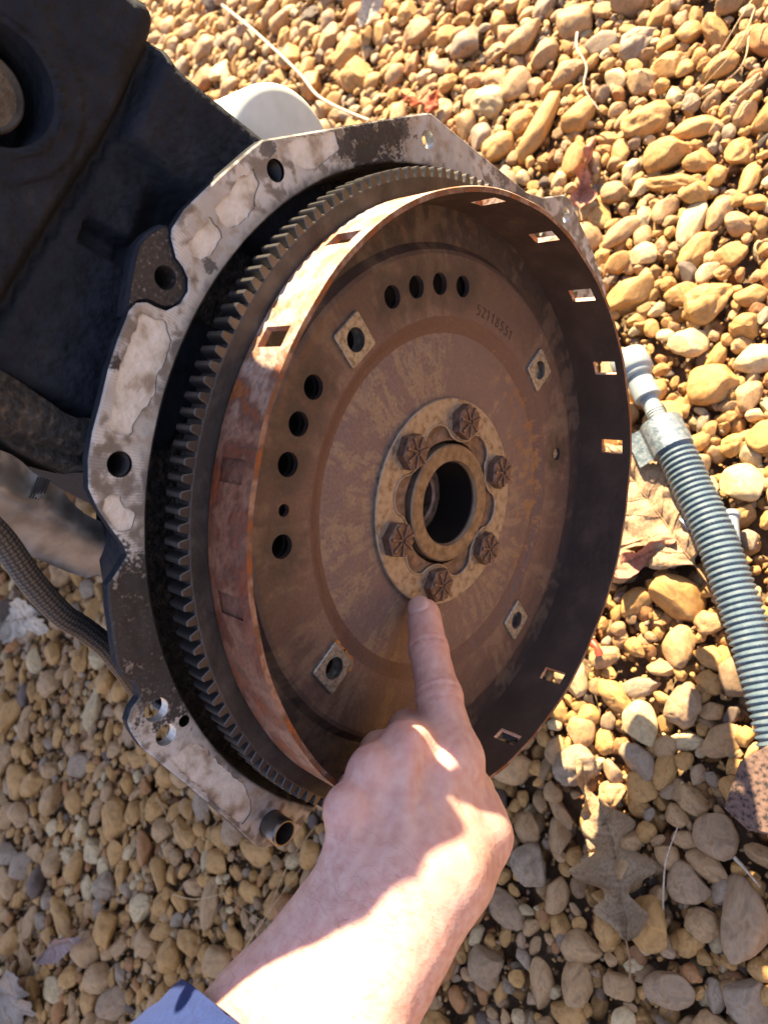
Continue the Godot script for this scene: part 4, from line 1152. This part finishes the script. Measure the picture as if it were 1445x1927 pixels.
func leaf(called: String, label: String, length: float, width: float, lobes: int, depth: float, curl: float, m: Material, at: Vector3, yaw: float, pitch := 0.0, roll := 0.0, stalk := 0.3, sd := 1) -> Node3D:
	var t := thing(called, at)
	tag(t, label, "leaf")
	var b := MB.new()
	var wob := noise(sd, 22.0, 3)
	var nu := 60; var nv := 7
	var up := []; var un := []
	for i in nu + 1:
		var u := float(i) / nu
		var shape := pow(sin(PI * pow(u, 0.8)), 0.7)
		var lob := 1.0 - depth * (0.5 + 0.5 * cos(u * TAU * lobes + 0.6)) * smoothstep(0.02, 0.15, u)
		var a := []; var c := []
		for side in [-1, 1]:
			for k in nv + 1:
				var v: float = float(k) / nv * side
				var sk: float = 0.12 * absf(v)                 # lobes point forward
				var hw: float = width * 0.5 * shape * (lob if absf(v) > 0.01 else 1.0) * (1.0 + 0.18 * wob.get_noise_2d(u * length * 3.0 + side * 9.0, 3.0))
				var x: float = (u - 0.5 + sk * 0.3) * length
				var zc: float = v * hw
				var yy: float = curl * length * (absf(v) * absf(v) * 0.35 * sin(u * 5.0 + side) + 0.5 * pow(absf(u - 0.5) * 2.0, 2.2) * 0.5) + 0.05 * length * wob.get_noise_2d(x * 2.0, zc * 2.0) - 0.03 * length * exp(-absf(v) * 6.0)
				a.append(Vector3(x, yy, zc))
		up.append(a)
	for face in [1.0, -1.0]:
		var rows := []
		for i in nu + 1:
			var row := []
			for q in up[i]: row.append(b.p(q + Vector3(0, 0.00012 * face, 0), Vector3(0, face, 0), Vector2(q.x, q.z) * 20.0))
			rows.append(row)
		for i in nu:
			for k in range(nv * 2 + 1):
				if k == nv: continue
				b.q(rows[i][k], rows[i][k + 1], rows[i + 1][k + 1], rows[i + 1][k])
	b.smooth()
	var bl := put("blade", b.mesh(), m, t)
	b = MB.new()
	var mid := []
	for i in range(0, nu + 1, 3): mid.append(up[i][0] + Vector3(0, 0.0004, 0))
	var st0: Vector3 = mid[0]
	if stalk > 0.0:
		for i in 6: mid.push_front(st0 + Vector3(-stalk * length * (i + 1) / 6.0, 0.004 * i * curl, 0.01 * length * sin(i * 0.9)))
	tube(b, mid, func(d): return 0.00075 * length / 0.1 * (1.2 - d / (length * (1.1 + stalk))), 6, true)
	put("midrib", b.mesh(), M.stalk, bl)
	for i in range(6, nu - 6, 9):
		for side in [0, 1]:
			b = MB.new()
			var vein := []
			for k in nv: vein.append(up[mini(nu, i + k)][k + (0 if side == 0 else nv + 1)] + Vector3(0, 0.0003, 0))
			tube(b, vein, func(d): return 0.0003 * length / 0.1, 5, false)
			put("vein", b.mesh(), M.stalk, bl)
	t.rotation = Vector3(roll, yaw, pitch)
	t.rotation_order = EULER_ORDER_YXZ
	return t

func strand(called: String, label: String, category: String, pts: Array, r: float, m: Material, taper := 0.6) -> void:
	var b := MB.new()
	var path := curve(pts, 8)
	var total := 0.0
	for i in path.size() - 1: total += (path[i + 1] - path[i]).length()
	tube(b, path, func(d): return r * (1.0 - taper * d / total), 7)
	var o := put(called, b.mesh(), m)
	tag(o, label, category)

# ---------------------------------------------------------------- gravel
var stones := []            # {at, size, yaw, tilt, tone, form}
var cells := {}
var forms := []

func stone_mesh(sd: int) -> ArrayMesh:
	var r := RandomNumberGenerator.new(); r.seed = sd
	var s := SphereMesh.new(); s.radius = 1.0; s.height = 2.0; s.radial_segments = 44; s.rings = 22
	var arr := s.get_mesh_arrays()
	var vs: PackedVector3Array = arr[Mesh.ARRAY_VERTEX]; var idx: PackedInt32Array = arr[Mesh.ARRAY_INDEX]
	var low := noise(sd, 0.55, 2); var mid := noise(sd + 50, 1.6, 3); var fine := noise(sd + 90, 5.0, 2)
	var planes := []
	for k in r.randi_range(4, 9): planes.append([Vector3(r.randfn(), r.randfn() * 0.8, r.randfn()).normalized(), r.randf_range(0.58, 0.92), r.randf_range(0.45, 0.92)])
	var bend := r.randf_range(-0.22, 0.22); var egg := r.randf_range(-0.22, 0.22)
	var crag: float = [0.3, 0.6, 0.9, 1.7][sd % 4]
	var b := MB.new()
	for q in vs:
		var p := q * (1.0 + 0.22 * low.get_noise_3dv(q) + 0.10 * crag * mid.get_noise_3dv(q) + 0.026 * crag * fine.get_noise_3dv(q))
		for pl in planes:
			var d: float = p.dot(pl[0]) - pl[1]
			if d > -0.06: p -= pl[0] * (d + 0.06) * (pl[2] if d > 0.0 else 0.35)
		p.z += bend * (p.x * p.x - 0.3)
		p.z *= 1.0 + egg * p.x; p.y *= 1.0 + egg * 0.6 * p.x
		b.p(p, q, Vector2.ZERO)
	for i in range(0, idx.size(), 3): b.t(idx[i], idx[i + 1], idx[i + 2])
	# weld the seam and poles for smooth normals
	b.smooth()
	var sum := {}
	for i in vs.size():
		var k := Vector3i((vs[i] * 2000.0).round())
		sum[k] = sum.get(k, Vector3.ZERO) + b.n[i]
	for i in vs.size(): b.n[i] = (sum[Vector3i((vs[i] * 2000.0).round())] as Vector3).normalized()
	var mn := Vector3.INF; var mx := -Vector3.INF
	for q in b.v:
		mn = mn.min(q); mx = mx.max(q)
	for i in b.v.size(): b.v[i] = (b.v[i] - (mn + mx) / 2) * 2.0 / (mx - mn)     # unit half size on each axis
	return b.mesh()

func free_at(x: float, z: float, r: float, tight: float) -> bool:
	var ci := floori(x / 0.05); var cj := floori(z / 0.05)
	for i in range(ci - 1, ci + 2):
		for j in range(cj - 1, cj + 2):
			for s in cells.get(Vector2i(i, j), []):
				var d: float = Vector2(s.at.x - x, s.at.z - z).length()
				if d < tight * (s.r + r): return false
	return true

func add_stone(x: float, z: float, L: float, W: float, H: float, yaw: float, tone: int, lift := 0.0) -> Dictionary:
	var s := {"at": Vector3(x, H * 0.32 + lift, z), "size": Vector3(L, H, W) * 0.5, "yaw": yaw, "tilt": Vector2(rng.randfn() * 0.20, rng.randfn() * 0.20), "tone": tone, "form": rng.randi() % forms.size(), "r": (L + W) / 4.0, "seen": 0.0}
	var k := Vector2i(floori(x / 0.05), floori(z / 0.05))
	if not cells.has(k): cells[k] = []
	cells[k].append(s); stones.append(s)
	return s

func stone_basis(s: Dictionary) -> Basis:
	return Basis(Vector3.UP, s.yaw) * Basis(Vector3(1, 0, 0), s.tilt.x) * Basis(Vector3(0, 0, 1), s.tilt.y) * Basis.from_scale(s.size)

func hidden(eye: Vector3, p: Vector3) -> bool:   # is the straight line from the eye to a stone blocked by the engine or the arm
	for seg in [[Vector3(0.11, 0.036, 0), Vector3(-0.1, 0.03, 0.12), 0.015]]:
		var c := Geometry3D.get_closest_points_between_segments(eye, p, seg[0], seg[1])
		if (c[0] - c[1]).length() < seg[2]: return true
	eye = (eye - SEAT) / DRAWN; p = (p - SEAT) / DRAWN
	var d := p - eye
	var t0 := (0.0 - eye.z) / d.z
	if t0 > 0.0 and t0 < 1.0 and (eye + d * t0 - HUB).length() < 0.162: return true
	var t1 := (-0.0435 - eye.z) / d.z
	if t1 > 0.0 and t1 < 1.0:
		var q := eye + d * t1 - HUB
		if Vector2(q.x, q.y).length() < 0.192: return true
	var t2 := (-0.075 - eye.z) / d.z
	if t2 > 0.0 and t2 < 1.0:
		var q := eye + d * t2 - HUB
		if q.x < 0.125 and q.x > -0.08 and q.y > 0.15: return true
	for seg in [[Vector3(-0.165, 0.29, 0.04), Vector3(-0.30, 0.345, 0.01), 0.05], [Vector3(-0.165, 0.29, 0.04), Vector3(-0.122, 0.276, 0.028), 0.042]]:
		var c := Geometry3D.get_closest_points_between_segments(eye, p, seg[0], seg[1])
		if (c[0] - c[1]).length() < seg[2]: return true
	return false

func gravel(cam: Camera3D) -> void:
	for i in 26: forms.append(stone_mesh(300 + i))
	rng.seed = 2024
	var key := [634,-458,41,34,-110,1,585,-366,44,39,18,3,610,-407,29,25,9,0,558,-316,30,25,-108,1,558,-277,44,32,-59,1,533,-245,34,29,-21,1,525,-180,40,25,-88,3,504,-274,37,35,-126,1,491,-303,47,35,-119,2,442,-225,74,26,-17,0,427,-271,35,35,-103,0,455,-253,31,28,-55,0,471,-330,33,30,-129,1,478,-152,31,19,-115,2,419,-105,43,34,-82,0,401,-58,41,18,-91,0,378,-78,40,29,-86,0,351,-69,46,16,-101,0,365,-47,27,20,-120,0,343,-2,32,16,4,0,368,-15,25,22,-6,0,309,-41,47,22,-15,2,323,-67,25,19,-18,1,321,-84,26,14,5,2,309,-102,40,21,-55,1,284,-75,24,22,-97,2,282,-30,35,21,-30,0,275,-2,25,21,-97,0,233,-9,40,33,-56,0,244,-32,27,21,-94,0,244,-78,46,28,-45,0,238,22,24,18,-69,0,314,-20,30,20,-17,1,277,-99,26,19,-39,0,428,-24,40,13,-49,1,458,-48,30,21,-97,0,164,10,38,34,-89,0,156,38,24,18,12,1,185,37,30,22,-91,2,197,-17,30,23,-80,2,89,48,33,27,-115,2,118,36,27,16,-62,0,
		-38,30,31,23,13,1,-16,47,21,17,-76,1,-46,77,36,32,-15,6,-99,17,31,25,14,2,-77,44,32,26,-6,6,-74,11,27,14,-63,3,-120,-25,24,22,-16,1,-142,-41,25,17,-1,1,-145,-21,34,28,-52,3,-121,-6,20,16,15,0,-125,22,29,19,-121,3,-125,41,28,15,-2,0,-101,50,24,13,-61,2,-155,9,23,19,-51,1,-143,28,23,20,-109,0,-184,-26,26,11,-122,1,-205,-48,24,21,17,1,-199,-22,30,18,4,1,-227,-37,32,30,-16,3,-224,54,35,28,14,0,-190,71,26,25,-131,6,-153,83,28,28,-66,6,-173,81,28,19,-96,1,-184,94,19,16,-15,3,-194,110,50,28,7,6,-209,87,22,21,-82,1,-223,80,21,17,-15,0,-239,-13,27,18,4,1,-258,-5,19,16,16,0,-301,-8,35,19,10,1,-285,17,30,22,4,1,-313,-54,30,28,-25,6,-257,76,34,21,-60,6,-246,102,20,13,13,3,-239,120,29,26,12,3,-268,-48,35,24,-110,6,-263,13,30,23,-54,1,-272,45,22,20,-38,1,
		-414,-940,55,42,-4,0,-419,-881,39,29,-4,1,-331,-714,55,26,5,2,-357,-633,31,22,-70,1,-404,-700,43,35,-21,3,-574,-629,64,28,-123,0,-497,-556,32,32,-64,3,-483,-481,37,30,-46,2,-510,-454,33,30,-62,1,-425,-371,50,25,11,1,-344,-364,34,31,-66,6,-465,-335,43,32,-44,1,-13,-8,28,18,-47,0,-107,-23,18,16,-71,0,-181,28,19,17,-66,1,-61,-22,25,16,-65,1]
	for i in range(0, key.size(), 6):
		var s := add_stone(key[i] * 0.001, key[i + 1] * 0.001, key[i + 2] * 0.00105, key[i + 3] * 0.00105, key[i + 3] * 0.001 * rng.randf_range(0.62, 0.85), deg_to_rad(key[i + 4]), key[i + 5], 0.004)
		s.tilt *= 0.5
	# the bed of stones, large ones first
	var eye := cam.position
	var tone_of := func() -> int:
		var u := rng.randf()
		return 0 if u < 0.46 else 1 if u < 0.72 else 2 if u < 0.79 else 3 if u < 0.85 else 4 if u < 0.93 else 6 if u < 0.98 else 5
	for tier in [[2600, 0.032, 0.050, 0.90, 0.003], [7000, 0.023, 0.034, 0.84, 0.003], [16000, 0.015, 0.023, 0.80, 0.005], [36000, 0.009, 0.015, 0.72, 0.006]]:
		for i in tier[0]:
			var x := rng.randf_range(-0.95, 1.25); var z := rng.randf_range(-1.55, 0.45)
			var L := rng.randf_range(tier[1], tier[2]); var W := L * rng.randf_range(0.55, 0.95)
			var grow := 1.0 + 0.18 * clampf(-z, 0, 1)
			if tier[1] < 0.013 and (Vector2(x, z) - Vector2(eye.x, eye.z)).length() > 1.05: continue
			if free_at(x, z, (L + W) / 4.0, tier[3]):
				add_stone(x, z, L * grow, W * grow, W * rng.randf_range(0.6, 0.9), rng.randf() * TAU, tone_of.call(), tier[4])
	# which of them show largest
	var f := 0.5 / tan(deg_to_rad(cam.fov) / 2.0)
	var inv := cam.transform.affine_inverse()
	for s in stones:
		var q: Vector3 = inv * (s.at as Vector3)
		if q.z > -0.05: continue
		var sx := q.x / -q.z * f; var sy := q.y / -q.z * f
		if absf(sx) > 0.375 or absf(sy) > 0.5: continue
		if hidden(eye, s.at): continue
		s.seen = s.r / -q.z
		s.px = Vector2(sx, sy)
	var order := stones.duplicate()
	order.sort_custom(func(a, c): return a.seen > c.seen)
	var shown := order.slice(0, 300)
	describe(shown)
	var alone := {}
	for i in shown.size():
		var s: Dictionary = shown[i]
		alone[s.at] = true
		var o := MeshInstance3D.new()
		o.name = numbered("pebble", self); o.mesh = forms[s.form]; o.material_override = M["pebble%d" % s.tone]
		o.transform = Transform3D(stone_basis(s), s.at)
		add_child(o, true)
		tag(o, s.label, "pebble", "river pebbles on the ground")
	# everything else in one body of gravel, with a deeper layer of small stones
	var bed := Node3D.new(); bed.name = "gravel"; add_child(bed, true)
	tag(bed, "loose bed of small golden brown river gravel under and between the pebbles", "gravel", "", "stuff")
	var lists := []
	for i in forms.size(): lists.append([])
	var cols := [Color(0.45, 0.255, 0.083), Color(0.41, 0.258, 0.122), Color(0.52, 0.40, 0.22), Color(0.31, 0.235, 0.16), Color(0.36, 0.17, 0.058), Color(0.12, 0.085, 0.062), Color(0.345, 0.232, 0.135)]
	for s in stones:
		if not alone.has(s.at): lists[s.form].append([Transform3D(stone_basis(s), s.at), cols[s.tone] * rng.randf_range(0.8, 1.15)])
	for i in 34000:
		var x := rng.randf_range(-0.95, 1.25); var z := rng.randf_range(-1.55, 0.45)
		var L := rng.randf_range(0.008, 0.022)
		var bs := Basis(Vector3(rng.randfn(), rng.randfn(), rng.randfn()).normalized(), rng.randf() * TAU) * Basis.from_scale(Vector3(L, L * 0.6, L * 0.75) * 0.5)
		lists[rng.randi() % forms.size()].append([Transform3D(bs, Vector3(x, rng.randf_range(-0.008, 0.006), z)), cols[tone_of.call()] * rng.randf_range(0.6, 0.95)])
	for i in 40000:     # grit lying in the joints
		var x := rng.randf_range(-0.75, 1.1); var z := rng.randf_range(-1.3, 0.3)
		var L := rng.randf_range(0.002, 0.006)
		var bs := Basis(Vector3(rng.randfn(), rng.randfn(), rng.randfn()).normalized(), rng.randf() * TAU) * Basis.from_scale(Vector3(L, L * 0.6, L * 0.75) * 0.5)
		lists[rng.randi() % forms.size()].append([Transform3D(bs, Vector3(x, rng.randf_range(0.001, 0.009), z)), cols[tone_of.call()] * rng.randf_range(0.6, 1.0)])
	for i in 9000:      # the drive goes on beyond the picture
		var a := rng.randf() * TAU; var r := 0.9 + 2.4 * sqrt(rng.randf())
		var x := 0.1 + cos(a) * r; var z := -0.5 + sin(a) * r
		if x > -0.95 and x < 1.25 and z > -1.55 and z < 0.45: continue
		var L := rng.randf_range(0.03, 0.055)
		lists[rng.randi() % forms.size()].append([Transform3D(Basis(Vector3.UP, rng.randf() * TAU) * Basis.from_scale(Vector3(L, L * 0.6, L * 0.75) * 0.5), Vector3(x, 0.004, z)), cols[tone_of.call()] * rng.randf_range(0.8, 1.1)])
	for i in forms.size():
		var mmesh := MultiMesh.new()
		mmesh.transform_format = MultiMesh.TRANSFORM_3D; mmesh.use_colors = true; mmesh.mesh = forms[i]; mmesh.instance_count = lists[i].size()
		for k in lists[i].size():
			mmesh.set_instance_transform(k, lists[i][k][0]); mmesh.set_instance_color(k, Color(lists[i][k][1].r, lists[i][k][1].g, lists[i][k][1].b))
		var o := MultiMeshInstance3D.new()
		o.name = numbered("small_stones", bed); o.multimesh = mmesh; o.material_override = M.gravel
		bed.add_child(o, true); o.set_meta("kind", "stuff")

func describe(shown: Array) -> void:
	# landmarks one can find in the picture; every stone is told by its look and its rank from the nearest landmark
	var marks := {
		"the pale hose cap": Vector3(0.165, 0.03, -0.045), "the hose strap": Vector3(0.112, 0.03, 0.0), "the lower hose end": Vector3(-0.05, 0.03, 0.10), "the hose middle": Vector3(0.03, 0.03, 0.055), "the large tan leaf": Vector3(0.066, 0.02, -0.012), "the torn brown leaf": Vector3(-0.199, 0.03, 0.028),
		"the rusty slab": Vector3(-0.105, 0.03, 0.105), "the flange corner hole": Vector3(0.33, 0.01, -0.14), "the white oil filter": Vector3(0.42, 0.01, -0.42), "the upper red leaf": Vector3(0.515, 0.01, -0.405), "the pinkish leaf": Vector3(0.366, 0.01, -0.15), "the pale top leaf": Vector3(0.683, 0.01, -0.55), "the top right corner": Vector3(0.52, 0.0, -0.03),
		"the dry grey stem": Vector3(0.477, 0.02, -0.17), "the lower right corner": Vector3(-0.25, 0.0, 0.125), "the wrist": Vector3(-0.25, 0.0, -0.05), "the dowel sleeve": Vector3(-0.28, 0.0, -0.25), "the paired holes": Vector3(-0.30, 0.0, -0.55), "the violet leaf": Vector3(-0.575, 0.0, -0.58), "the sleeve": Vector3(-0.58, 0.0, -0.45), "the braided hose": Vector3(-0.25, 0.0, -0.85), "the grey curled leaf": Vector3(-0.69, 0.0, -0.68),
		"the lower right rim": Vector3(-0.10, 0.0, -0.02), "the right picture edge": Vector3(0.27, 0.0, 0.02), "the bottom edge middle": Vector3(-0.31, 0.0, 0.0), "the wispy dry grass": Vector3(-0.38, 0.0, -0.37), "the red scrap": Vector3(-0.056, 0.0, -0.023)}
	var tone_name := ["golden", "tan", "cream", "grey", "orange brown", "dark", "rosy brown"]
	var ranks := ["nearest to", "second nearest to", "third nearest to", "fourth nearest to", "fifth nearest to", "sixth nearest to", "seventh nearest to", "eighth nearest to", "ninth nearest to", "tenth nearest to"]
	var groups := {}
	for s in shown:
		var best := ""; var bd := INF
		for m in marks:
			var d: float = (marks[m] as Vector3 - s.at).length()
			if d < bd:
				bd = d; best = m
		var L: float = s.size.x; var W: float = s.size.z
		var form := "long" if W < 0.62 * L else "oval" if W < 0.82 * L else "round"
		var big := "large " if L > 0.0165 else "small " if L < 0.0115 else ""
		var look: String = big + tone_name[s.tone] + " " + form
		s.dist = bd
		var k := look + "|" + best
		if not groups.has(k): groups[k] = []
		groups[k].append(s)
	for k in groups:
		groups[k].sort_custom(func(a, c): return a.dist < c.dist)
		var w: PackedStringArray = k.split("|")
		for i in groups[k].size():
			groups[k][i].label = "%s pebble, the %s one %s %s" % [w[0], "only" if groups[k].size() == 1 else "one", "by" if groups[k].size() == 1 else ranks[mini(i, 9)], w[1]]
			if groups[k].size() == 1: groups[k][i].label = "%s pebble, the only such by %s" % [w[0], w[1]]
			else: groups[k][i].label = "%s pebble, %s %s of all such" % [w[0], ranks[mini(i, 9)], w[1]]

func debris() -> void:
	leaf("oak_leaf", "large tan oak leaf with pale midrib lying behind the hose", 0.115, 0.085, 4, 0.55, 0.10, M.leaf_tan, Vector3(0.060, 0.028, -0.008), 0.80, 0.05, -0.10, 0.55, 3)
	leaf("oak_leaf", "torn brown oak leaf crumpled on the shaded pebbles right of the wrist", 0.088, 0.056, 3, 0.68, 0.45, M.leaf_brown, Vector3(-0.199, 0.020, 0.028), 0.45, 0.08, 0.15, 0.25, 8)
	leaf("oak_leaf", "grey brown curled oak leaf at the lower left edge of the picture", 0.14, 0.10, 3, 0.5, 0.45, M.leaf_grey, Vector3(-0.690, 0.030, -0.670), -1.0, 0.1, 0.2, 0.2, 12)
	leaf("leaf", "pale bluish curled leaf on the gravel below the braided hose", 0.16, 0.08, 2, 0.35, 0.35, M.leaf_pale, Vector3(-0.265, 0.030, -0.965), -1.25, 0.15, 0.3, 0.1, 14)
	leaf("leaf", "small bright red leaf just above the top edge of the flange", 0.06, 0.032, 3, 0.6, 0.4, M.leaf_red, Vector3(0.505, 0.028, -0.395), 1.3, 0.25, 0.3, 0.2, 16)
	leaf("leaf", "crumpled pinkish red leaf between pebbles right of the flange corner", 0.062, 0.026, 3, 0.6, 0.9, M.leaf_pink, Vector3(0.366, 0.020, -0.150), 0.2, 0.5, 0.8, 0.2, 18)
	leaf("leaf", "white sunlit leaf fragment on the gravel near the top edge", 0.06, 0.035, 2, 0.4, 0.4, M.leaf_pale, Vector3(0.683, 0.030, -0.550), -0.5, 0.3, 0.2, 0.0, 20)
	leaf("leaf", "violet grey folded leaf on shaded gravel left of the sleeve", 0.09, 0.035, 2, 0.4, 0.5, M.leaf_violet, Vector3(-0.575, 0.026, -0.580), -0.9, 0.2, 0.5, 0.3, 22)
	leaf("leaf", "small rosy dry leaf curled under the large tan leaf by the rim", 0.05, 0.02, 2, 0.4, 0.6, M.leaf_pink, Vector3(0.022, 0.022, -0.005), -0.9, 0.1, 0.6, 0.0, 25)
	leaf("leaf", "dark folded leaf scrap among shaded pebbles below the flexplate rim", 0.045, 0.022, 2, 0.4, 0.8, M.leaf_brown, Vector3(-0.160, 0.022, -0.004), 0.6, 0.1, 0.9, 0.0, 26)
	strand("dry_stem", "long pale dry stem slanting over the gravel at the top", "stem", [Vector3(0.86, 0.03, -0.99), Vector3(0.754, 0.034, -0.841), Vector3(0.631, 0.032, -0.677), Vector3(0.558, 0.036, -0.588), Vector3(0.500, 0.030, -0.478)], 0.0026, M.leaf_pale, 0.3)
	strand("dry_stem", "thin crooked grey stem on the sunlit pebbles at top right", "stem", [Vector3(0.520, 0.034, -0.192), Vector3(0.500, 0.036, -0.186), Vector3(0.477, 0.033, -0.171), Vector3(0.452, 0.034, -0.166), Vector3(0.428, 0.028, -0.147)], 0.0016, M.grey_stem)
	strand("twig", "thin dark forked twig upright among pebbles at lower right", "twig", [Vector3(-0.212, 0.012, 0.062), Vector3(-0.192, 0.030, 0.064), Vector3(-0.172, 0.044, 0.066), Vector3(-0.150, 0.050, 0.070)], 0.0008, M.grey_stem)
	strand("twig", "short pale stick between dark stones below the rusty slab", "twig", [Vector3(-0.156, 0.034, 0.101), Vector3(-0.160, 0.031, 0.107), Vector3(-0.168, 0.024, 0.116)], 0.0012, M.grey_stem)
	var n := 0
	for g in [[Vector3(-0.365, 0.02, -0.50), Vector3(-0.372, 0.05, -0.385), Vector3(-0.374, 0.06, -0.302), Vector3(-0.376, 0.05, -0.246)], [Vector3(-0.432, 0.03, -0.409), Vector3(-0.405, 0.05, -0.35), Vector3(-0.371, 0.06, -0.297)], [Vector3(-0.30, 0.02, -0.36), Vector3(-0.335, 0.06, -0.345), Vector3(-0.38, 0.06, -0.33)], [Vector3(-0.45, 0.02, -0.30), Vector3(-0.42, 0.05, -0.27), Vector3(-0.36, 0.06, -0.24), Vector3(-0.32, 0.04, -0.235)], [Vector3(-0.29, 0.02, -0.25), Vector3(-0.33, 0.05, -0.245), Vector3(-0.40, 0.06, -0.24)]]:
		strand("grass_stalk", ["longest wispy dry grass stalk left of the wrist", "dry grass stalk crossing the longest one from the left", "steep dry grass stalk rising below the dowel", "low dry grass stalk bending toward the sleeve", "dry grass stalk close beside the wrist"][n], "grass stalk", g, 0.0007, M.straw)
		n += 1
	for k in 3:
		strand("grass_stalk", ["upper straw at the top right corner", "middle straw at the top right corner", "lowest straw at the top right corner"][k], "grass stalk", [Vector3(0.50 - 0.02 * k, 0.035, -0.02), Vector3(0.465 - 0.022 * k, 0.04, -0.03 + 0.006 * k), Vector3(0.43 - 0.012 * k, 0.03, -0.05 - 0.004 * k)], 0.0008, M.straw)
	# rusty slab at the right edge
	var b := MB.new()
	prism(b, PackedVector2Array([Vector2(-0.024, -0.015), Vector2(0.006, -0.012), Vector2(0.034, 0.012), Vector2(0.036, 0.06), Vector2(-0.02, 0.06), Vector2(-0.031, 0.000)]), 0.004, -0.004, 0.0012)
	var sl := put("rusty_slab", b.mesh(), M.plate_rust, self, Vector3(-0.104, 0.046, 0.108))
	sl.rotation = Vector3(-PI / 2, 0, 0)
	sl.rotate_object_local(Vector3(0, 0, 1), 0.0)
	sl.scale = Vector3(1, -1, 1)
	tag(sl, "rusty brown slab with dark flecks jutting in at the right edge", "slab")
	# plastic clips behind the hose
	b = MB.new()
	lathe(b, [Vector2(0.0042, -0.003), Vector2(0.0042, 0.003), Vector2(0.0066, 0.003), Vector2(0.0066, -0.003), Vector2(0.0042, -0.003)], 28)
	var c1 := put("plastic_ring", b.mesh(), M.grey_plastic, self, Vector3(0.049, 0.026, 0.022))
	c1.rotation = Vector3(0.3, 0.9, 0)
	tag(c1, "small grey plastic ring peeping out left of the hose", "ring")
	b = MB.new()
	lathe(b, [Vector2(0.0001, 0.012), Vector2(0.0052, 0.012), Vector2(0.0062, 0.011), Vector2(0.0062, 0.008), Vector2(0.0048, 0.007), Vector2(0.0048, -0.012), Vector2(0.0001, -0.012)], 28)
	var c2 := put("plastic_plug", b.mesh(), M.grey_plastic, self, Vector3(0.052, 0.024, 0.052))
	c2.rotation = Vector3(0.2, 1.9, 0)
	tag(c2, "blue grey plastic plug lying right of the hose", "plug")
	b = MB.new()
	tube(b, curve([Vector3(-0.006, 0, 0), Vector3(0, 0.001, 0.001), Vector3(0.005, 0.0, -0.001)], 4), func(d): return 0.0028 + 0.0006 * sin(d * 700.0), 10)
	var rs := put("red_scrap", b.mesh(), M.red_scrap, self, Vector3(-0.056, 0.021, -0.024))
	rs.rotation.y = 0.7
	tag(rs, "tiny red scrap on the pebbles beside the lower right rim", "scrap")
